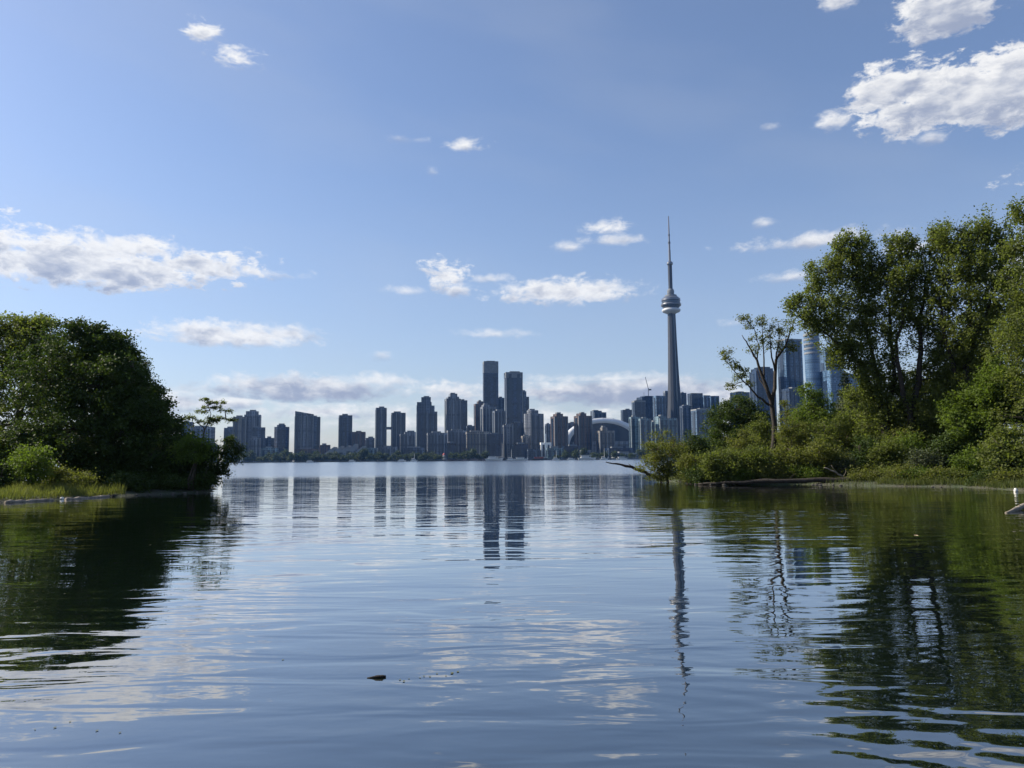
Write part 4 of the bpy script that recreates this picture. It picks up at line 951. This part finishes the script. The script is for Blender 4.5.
tree('broadleaf_tree', 'wide crowned tree beyond the right edge of the view', 'tree', (1230, 40), [[(1230, 0, 0, .3), (1232, 400, 0, .22), (1225, 300, 0, .08)]],
    [(1225, 300, 0, 60, 50, 90), (1200, 350, 0, 60, 50, 90), (1270, 340, 0, 60, 50, 90), (1230, 400, 0, 80, 40, 90)], 'mid', 'bark', 71, clump=.5, per=40, size=.2)
tree('broadleaf_tree', 'tall tree farther beyond the right edge of the view', 'tree', (1400, 46), [[(1400, 0, 0, .3), (1402, 400, 0, .22), (1395, 260, 0, .08)]],
    [(1395, 270, 0, 60, 50, 90), (1370, 340, 0, 60, 50, 90), (1440, 330, 0, 60, 60, 90), (1400, 400, 0, 80, 40, 90)], 'dark', 'bark', 72, clump=.5, per=40, size=.2)
# spruce
px0, Y0 = 844, 78; top = at(844, 371, Y0); bz = gz(top.x, Y0); org = Vector((top.x, Y0, bz)); rng = np.random.default_rng(30)
root = empty('spruce_tree', org, 'dark narrow spruce top poking up left of the cottonwood', 'tree')
mb = MB(); mb.tube([(org.x, Y0, bz - .3), (org.x, Y0, top.z)], [.22, .02], 7)
P_ = []
for k in range(24):
    t = k / 23; z = top.z - .3 - t * (top.z - bz) * .75; R_ = .25 + t * 2.5
    for j in range(int(7 + 5 * t)):
        a = rng.uniform(0, 6.28); e_ = R_ * rng.uniform(.75, 1.1)
        tip = Vector((org.x + math.cos(a) * e_, Y0 + math.sin(a) * e_, z - e_ * .22)); mb.tube([(org.x, Y0, z), tip], [.03, .008], 3)
        u_ = rng.uniform(.1, 1, int(60 * e_) + 12)[:, None]
        P_.append(np.array([org.x, Y0, z]) + u_ * (np.array(tip) - np.array([org.x, Y0, z])) + rng.normal(size=(len(u_), 3)) * np.array([.14, .14, .07]))
P_ = np.concatenate(P_); mb.build('trunk', M['bark'], root, org, True)
quads_mesh('crown', leaf_quads(rng, P_ - np.array(org), .16), L['spruce'], rng.uniform(0, 1, len(P_)), root)

tree('round_tree', 'dark round crowned small tree left of the sparse tree', 'tree', (737, 62), [
    [(737, 0, 0, .16), (737, 450, 0, .13), (735, 420, 0, .06)]],
    [(737, 410, 0, 20, 14, 70), (722, 425, 0, 20, 18, 80), (754, 425, 0, 19, 20, 80), (737, 440, -.6, 32, 22, 130), (716, 445, 0, 14, 14, 30), (758, 445, 0, 12, 16, 26), (742, 402, 0, 10, 7, 12)], 'dark', 'bark', 31, clump=.36, per=50, size=.15)
tree('poplar_tree', 'bright mid green bushy poplar in front of the blue glass towers', 'tree', (815, 57), [
    [(815, 0, 0, .14), (815, 430, 0, .1), (813, 395, 0, .04)]],
    [(812, 398, 0, 14, 13, 30), (822, 408, 0, 16, 16, 36), (803, 418, 0, 14, 16, 30), (818, 430, -.5, 22, 18, 48), (835, 425, 0, 12, 16, 24), (806, 388, 0, 6, 6, 8), (800, 442, -.5, 18, 14, 30)], 'bright', 'bark', 32, clump=.32, per=44, size=.13)
tree('young_tree', 'loose pale green young tree just right of the sparse tree trunk', 'tree', (786, 58), [
    [(786, 0, 0, .08), (786, 440, 0, .06), (785, 408, 0, .02)]],
    [(784, 412, 0, 7, 9, 12), (790, 425, 0, 11, 10, 18), (779, 436, 0, 10, 9, 16), (788, 446, 0, 15, 10, 26), (783, 401, 0, 3, 4, 4)], 'olive', 'bark', 33, clump=.28, per=34, size=.12)
# shrubs: (label, px, py, rx, ry, Y, leaf, n, size)
shr = [
 ('feathery olive yellow shrub at the left tip of the right bank', 664, 456, 28, 26, 51.5, 'olive', 100, .11),
 ('low light green shrub touching the water right of the olive tip shrub', 692, 466, 19, 18, 48.5, 'olive', 60, .11),
 ('dark dense shrub behind the olive tip shrub', 693, 452, 24, 23, 57, 'dark', 90, .13),
 ('mid green shrub in front of the dark round tree', 722, 464, 26, 19, 46.8, 'mid', 90, .12),
 ('mid green low shrub at the foot of the sparse tree', 757, 463, 25, 20, 47, 'mid', 90, .12),
 ('olive shrub right of the sparse tree trunk low on the bank', 788, 464, 25, 19, 47, 'olive', 80, .12),
 ('dark shrub behind the sparse tree trunk', 775, 447, 26, 18, 60, 'dark', 80, .13),
 ('rounded olive shrub above the dead pale branches', 822, 460, 28, 22, 47, 'olive', 100, .12),
 ('dark green shrub behind the rounded olive shrub', 850, 430, 26, 24, 58, 'mid', 90, .14),
 ('brownish grey thinning shrub beside the dead pale branches', 845, 468, 14, 16, 46.6, 'grey', 40, .10),
 ('dark blue green upright shrub right of the greyish one', 867, 459, 18, 27, 46.6, 'dark', 80, .12),
 ('mid green mounded shrub beneath the big cottonwood', 892, 462, 25, 24, 46, 'mid', 100, .13),
 ('sunlit leafy shrub at the foot of the forked trunks', 915, 445, 27, 26, 49, 'olive', 90, .13),
 ('grey green shrub right of the forked trunks near the water', 928, 467, 20, 20, 44.6, 'grey', 70, .12),
 ('dark shrub under the full crowned tree', 948, 457, 22, 30, 45.5, 'dark', 100, .13),
 ('lush bright green vine covered bush right of the forked trunks', 968, 420, 30, 36, 46, 'bright', 130, .16),
 ('tall bright green leafy bush near the right edge', 1000, 395, 28, 40, 45, 'bright', 120, .16),
 ('large shaded green bush at the right edge above the water', 1005, 454, 30, 32, 40.2, 'mid', 120, .15),
 ('bright green bush drooping to the water near the right edge', 975, 467, 22, 21, 42.2, 'bright', 80, .13),
 ('low light green growth at the water by the white rock', 1012, 479, 26, 11, 38.6, 'olive', 60, .11),
 ('tall shrub filling the space behind the full crowned tree', 975, 380, 40, 40, 58, 'mid', 130, .17),
 ('broad shrub behind the forked cottonwood trunks', 905, 425, 34, 26, 60, 'mid', 110, .15),
 ('background shrub between the poplar and the big cottonwood', 862, 410, 22, 24, 66, 'grey', 70, .15),
 ('sunlit pale low bush at the water below the forked trunks', 906, 478, 24, 12, 43.3, 'olive', 60, .10),
 ('sunlit pale low bush at the water under the dark shrub', 940, 479, 22, 12, 42.0, 'olive', 60, .10),
 ('low olive growth behind the long fallen trunk at its middle', 770, 474, 34, 9, 46.8, 'olive', 70, .10),
 ('dark low growth hugging the water left of the fallen trunk', 705, 475, 24, 9, 47.2, 'dark', 60, .10),
 ('tall mixed olive bush between the sparse tree and the poplar', 796, 444, 24, 28, 53, 'olive', 90, .12),
 ('dark bush closing the gap just left of the sparse tree trunk', 762, 440, 16, 26, 57, 'mid', 70, .13),
 ('mid green tall bush behind the rounded olive shrub near the poplar', 838, 436, 30, 28, 54, 'mid', 110, .13),
 ('leafy tall bush under the long left limb of the cottonwood', 876, 428, 26, 30, 54, 'olive', 110, .13),
 ('shaded tall bush low between the forked trunks and the dark shrub', 930, 430, 26, 30, 53, 'mid', 110, .13),
 ('bright leafy bush low in front of the forked trunks', 905, 456, 22, 24, 46.5, 'bright', 80, .12),
 ('tall background thicket seen through the cottonwood trunks', 930, 400, 44, 34, 64, 'olive', 150, .17),
 ('tall background thicket rising behind the bright right hand bushes', 1000, 350, 44, 50, 60, 'mid', 160, .18),
 ('small olive bush at the water just right of the dead pale branches', 866, 478, 22, 12, 44.6, 'olive', 50, .10),
 ('small mid green bush at the water under the bright leafy bush', 888, 478, 23, 13, 43.9, 'mid', 50, .10),
 ('small bright bush at the water beneath the grey green shrub', 922, 479, 22, 12, 42.9, 'bright', 50, .10),
 ('small mid green bush at the water under the vine covered bush', 956, 480, 22, 12, 41.6, 'mid', 50, .10),
 ('small dark bush at the water left of the white rock', 988, 482, 22, 12, 39.6, 'dark', 50, .10),
 ('small bright green bush behind the left end of the fallen trunk', 735, 474, 18, 10, 46.6, 'bright', 60, .10),
 ('small bright green bush behind the right end of the fallen trunk', 805, 473, 18, 10, 46.4, 'bright', 60, .10),
 ('tall olive thicket left of the sparse tree, above the hedge', 745, 450, 24, 20, 53, 'olive', 90, .12),
 ('leafy green bush covering the foot of the round glass tower', 812, 420, 26, 18, 60, 'mid', 90, .14),
 ('grey green bush in front of the broad glass slab below the spruce', 852, 410, 22, 18, 62, 'grey', 80, .14),
 ('dark green growth off the right edge of the bank', 1065, 430, 50, 60, 44, 'dark', 150, .18),
]
for k, (lb, px, py, rx, ry, Y, lf, n_, sz) in enumerate(shr):
    bush('shrub', lb, px, py, rx, ry, Y, lf, 100 + k, n=int(n_ * 1.25), size=sz, nl=7)

# ------------------------------------------------------------------ grasses
def blades(name, poly, n_, xr, yr, smin, smax, hmin, hmax, leaf, seed, fn=None, label='', cat='grass'):
    rng = np.random.default_rng(seed)
    X = rng.uniform(*xr, n_ * 8); Y = rng.uniform(*yr, n_ * 8); s_ = sdf(poly, X, Y)
    k = (s_ > smin) & (s_ < smax)
    if fn is not None: k &= fn(X, Y)
    X, Y = X[k][:n_], Y[k][:n_]; Z = bank_h(X, Y, poly)
    cl = .5 + .5 * np.sin(X * 2.1 + 1.3 * np.sin(Y * 1.7)) * np.sin(Y * 2.6 + X)
    h = rng.uniform(hmin, hmax, len(X)) * (.55 + .6 * cl); a = rng.uniform(0, 6.28, len(X)); w = rng.uniform(.008, .018, len(X))
    bx, by = np.cos(a) * w, np.sin(a) * w; lx, ly = rng.normal(size=(2, len(X))) * .28 * h
    b0 = np.stack([X - bx, Y - by, Z - .03], 1); b1 = np.stack([X + bx, Y + by, Z - .03], 1)
    t1 = np.stack([X + bx * .3 + lx, Y + by * .3 + ly, Z + h], 1); t0 = np.stack([X - bx * .3 + lx, Y - by * .3 + ly, Z + h], 1)
    o = quads_mesh(name, np.stack([b0, b1, t1, t0], 1), L[leaf], np.clip(rng.uniform(0, 1, len(X)) * .6 + cl * .4, 0, 1))
    return tag(o, label, cat, kind='stuff')
blades('bank_grass', LEFT, 34000, (-32, -16), (26, 46), .3, 8.5, .15, .5, 'grass', 51, lambda X, Y: X / Y < -.50, 'long sunlit green grass along the left bank')
blades('bank_grass', RIGHT, 26000, (10, 34), (33, 60), .35, 1.2, .10, .38, 'reed', 52, lambda X, Y: (X / Y > .47), 'tall pale green grass and reeds along the right waterline')
blades('low_ground_cover', RIGHT, 24000, (10, 46), (20, 60), .1, 8, .1, .4, 'reed', 53, None, 'low weedy growth under the shrubs on the right bank')

# ------------------------------------------------------------------ driftwood, stones, small floating things
def log(name, label, pts, rads, mt, cat='log', branches=(), group=None, px=True):
    P_ = [gp(a, b_) if len(t) == 0 else at(a, b_, t[0]) for a, b_, *t in pts]
    org = P_[0].copy(); root = empty(name, org, label, cat, group)
    rng = np.random.default_rng(len(label)); Q, R2 = [P_[0]], [rads[0]]
    for i in range(len(P_) - 1):
        for j in range(1, 5):
            t = j / 4; q = P_[i].lerp(P_[i + 1], t) + Vector(rng.normal(size=3)) * rads[i] * .22
            Q.append(q); R2.append((rads[i] * (1 - t) + rads[i + 1] * t) * rng.uniform(.88, 1.1))
    mb = MB(); mb.tube(Q, R2, 9); mb.build('trunk', M[mt], root, org, True)
    for br in branches:
        B_ = [at(*p) for p in br]; r0 = rads[0] * .35
        mb = MB(); mb.tube(B_, [r0 * (1 - .7 * k / (len(B_) - 1)) for k in range(len(B_))], 6); mb.build('branch', M[mt], root, org, True)
    return root
log('fallen_log', 'long dark fallen trunk lying along the right waterline', [(698, 484.2, 46.2), (735, 482.5, 45.4), (775, 481, 44.9), (815, 480, 44.8), (856, 481, 44.7)], [.06, .10, .13, .15, .17], 'darkbark',
    branches=[[(845, 479, 45.6), (853, 475, 45.4), (858, 471, 45.4)], [(790, 478, 45.5), (796, 473, 45.3)], [(848, 481, 45.5), (856, 484, 45.1)]])
log('dead_branch', 'thin dark bare branch reaching left over the water from the bank tip', [(659, 479.5, 53), (645, 472.5, 53), (632, 467, 53), (620, 464.5, 53), (606, 462.3, 53)], [.13, .12, .10, .07, .03], 'darkbark', 'branch',
    branches=[[(634, 468, 53), (628, 463.5, 53)]])
log('dead_branch', 'forked bleached branch standing above the fallen trunk', [(843, 477, 45.3), (833, 471, 45.2), (824, 467.5, 45.2)], [.06, .05, .025], 'drift', 'branch', branches=[[(838, 474, 45.3), (834, 469, 45.1), (831, 465, 45.1)], [(843, 477, 45.3), (846, 472, 45.2), (845, 467, 45.2)]])
log('driftwood_log', 'pale driftwood log half in the water at the lower left edge', [(6, 503.2), (25, 502), (52, 500.5)], [.10, .09, .07], 'drift')
log('driftwood_log', 'split pale driftwood log right of the white stone on the left bank', [(66, 499.8), (82, 498.8), (104, 497.3), (110, 496.4)], [.10, .11, .10, .09], 'drift', branches=[[(102, 497, 37.3), (110, 493.5, 37.3)]])
log('driftwood_log', 'dark thin log beyond the pale ones on the left bank', [(112, 496.6), (128, 495.2), (140, 494.9)], [.10, .09, .05], 'darkbark')
log('driftwood_log', 'tapered bleached log sticking out of the water at the right edge', [(1006, 513.0), (1018, 508.5, 22.6), (1034, 503, 23.3)], [.035, .07, .11], 'drift', branches=[[(1020, 507, 22.7), (1019, 503, 22.6)]])
def stone(name, label, px, py, w, h, seed, mt='stone', group=None, cat='stone'):
    p = gp(px, py); rng = random.Random(seed); mb = MB(); nu, nv = 10, 6; vs = []; s_ = p.y / F
    for j in range(nv + 1):
        ph = math.pi * j / nv
        for i in range(nu):
            th = 2 * math.pi * i / nu; k = 1 + rng.uniform(-.16, .16)
            vs.append((p.x + w * s_ / 2 * k * math.sin(ph) * math.cos(th), p.y + w * s_ * .4 * k * math.sin(ph) * math.sin(th), h * s_ * (.35 + .65 * k * math.cos(ph))))
    fs = [(j * nu + i, j * nu + (i + 1) % nu, (j + 1) * nu + (i + 1) % nu, (j + 1) * nu + i) for j in range(nv) for i in range(nu)]
    mb.add(vs, fs); o = mb.build(name, M[mt], None, (p.x, p.y, 0), True); return tag(o, label, cat, group)
stone('white_stone', 'small bright white stone between the driftwood logs on the left bank', 62, 499.4, 4.5, 2.4, 1, 'palestone')
stone('white_stone', 'bright white rock at the waterline by the right edge', 1016, 491.8, 4, 3.6, 2, 'palestone')
rnd = random.Random(77)
for k in range(16):
    px = rnd.choice([rnd.uniform(664, 860), rnd.uniform(690, 730), rnd.uniform(880, 1010)])
    py = 484.6 + (px - 700) * .006 if px < 870 else 486.6 + max(0, px - 930) * .05
    stone('shore_stone', 'small grey brown stone at the edge of the right bank', px, py + rnd.uniform(-.3, .5), rnd.uniform(2, 4), rnd.uniform(.7, 1.4), k + 10, 'stone', 'stones along the right waterline')
for k in range(8):
    stone('shore_stone', 'small grey brown stone at the edge of the left bank', (lambda q: q)(113 + 12 * k), 496.4 - .045 * 12 * k * .9, rnd.uniform(2, 5), rnd.uniform(1, 2), k + 60, 'stone', 'stones along the left waterline')
# floating stick, leaves
a_, b_ = gp(367, 678.2), gp(386, 677.3); mb = MB(); mid = a_.lerp(b_, .5)
mb.tube([a_ + Vector((0, 0, .002)), a_.lerp(b_, .35) + Vector((0, 0, .006)), mid + Vector((0, 0, .008)), a_.lerp(b_, .8) + Vector((0, 0, .008)), b_ + Vector((0, 0, .006))], [.003, .007, .010, .011, .007], 7)
tag(mb.build('floating_stick', M['darkbark'], None, (mid.x, mid.y, 0), True), 'short dark stick floating alone on the open water', 'stick')
def floater(name, label, px, py, s_px, mt, seed, group=None):
    p = gp(px, py); rng = random.Random(seed); s_ = s_px * math.hypot(p.x, p.y) / F / 2; mb = MB(); n_ = 8; a0 = rng.uniform(0, 6.28)
    rim = [(p.x + s_ * math.cos(a0 + 2 * math.pi * i / n_) * (1 if i % 4 == 0 else .6), p.y + s_ * 1.2 * math.sin(a0 + 2 * math.pi * i / n_) * (.9 if i % 3 else .6), .004 + s_ * .08 * rng.random()) for i in range(n_)]
    vs = rim + [(p.x, p.y, .004)] + [(p.x, p.y, .001)]
    fs = [(i, (i + 1) % n_, n_) for i in range(n_)] + [((i + 1) % n_, i, n_ + 1) for i in range(n_)]
    mb.add(vs, fs); return tag(mb.build(name, mt, None, (p.x, p.y, 0)), label, 'leaf', group)
M['yellowleaf'] = simple('yellowed_leaf', (.75, .58, .36), .6, .1, 30)
M['weedleaf'] = simple('weed_leaf', (.09, .10, .045), .7, .3, 30)
floater('floating_leaf', 'pale orange curled leaf floating on dark water at right', 916, 535.5, 5, M['yellowleaf'], 3)
for k, (px, py, s_) in enumerate(((400, 680, 3), (404, 681.5, 4), (409, 679, 2), (420, 678, 2.5), (424, 676.5, 3), (430, 677, 3), (437, 674, 3), (452, 673.5, 5), (458, 672, 4), (446, 676, 2), (283, 660, 2.5), (150, 545, 2), (55, 728, 3), (97, 731, 3), (70, 722, 2), (120, 733, 2.5), (35, 730, 2))):
    floater('floating_weed', 'tiny scrap of brown green weed floating on the water', px, py, s_, M['weedleaf'], 20 + k, 'scraps of weed floating on the water')

# ------------------------------------------------------------------ haze
m = bpy.data.materials.new('haze'); m.use_nodes = True; t = m.node_tree; t.nodes.clear()
pv = t.nodes.new('ShaderNodeVolumePrincipled'); pv.inputs['Color'].default_value = (.22, .46, 1.0, 1); pv.inputs['Density'].default_value = .00004; pv.inputs['Anisotropy'].default_value = .2
ou = t.nodes.new('ShaderNodeOutputMaterial'); t.links.new(pv.outputs[0], ou.inputs['Volume'])
hz = box_obj('haze', -2650, 2650, -80, 2980, -3.5, 620, m); tag(hz, 'thin bluish haze over the lake and city', 'haze', kind='stuff')
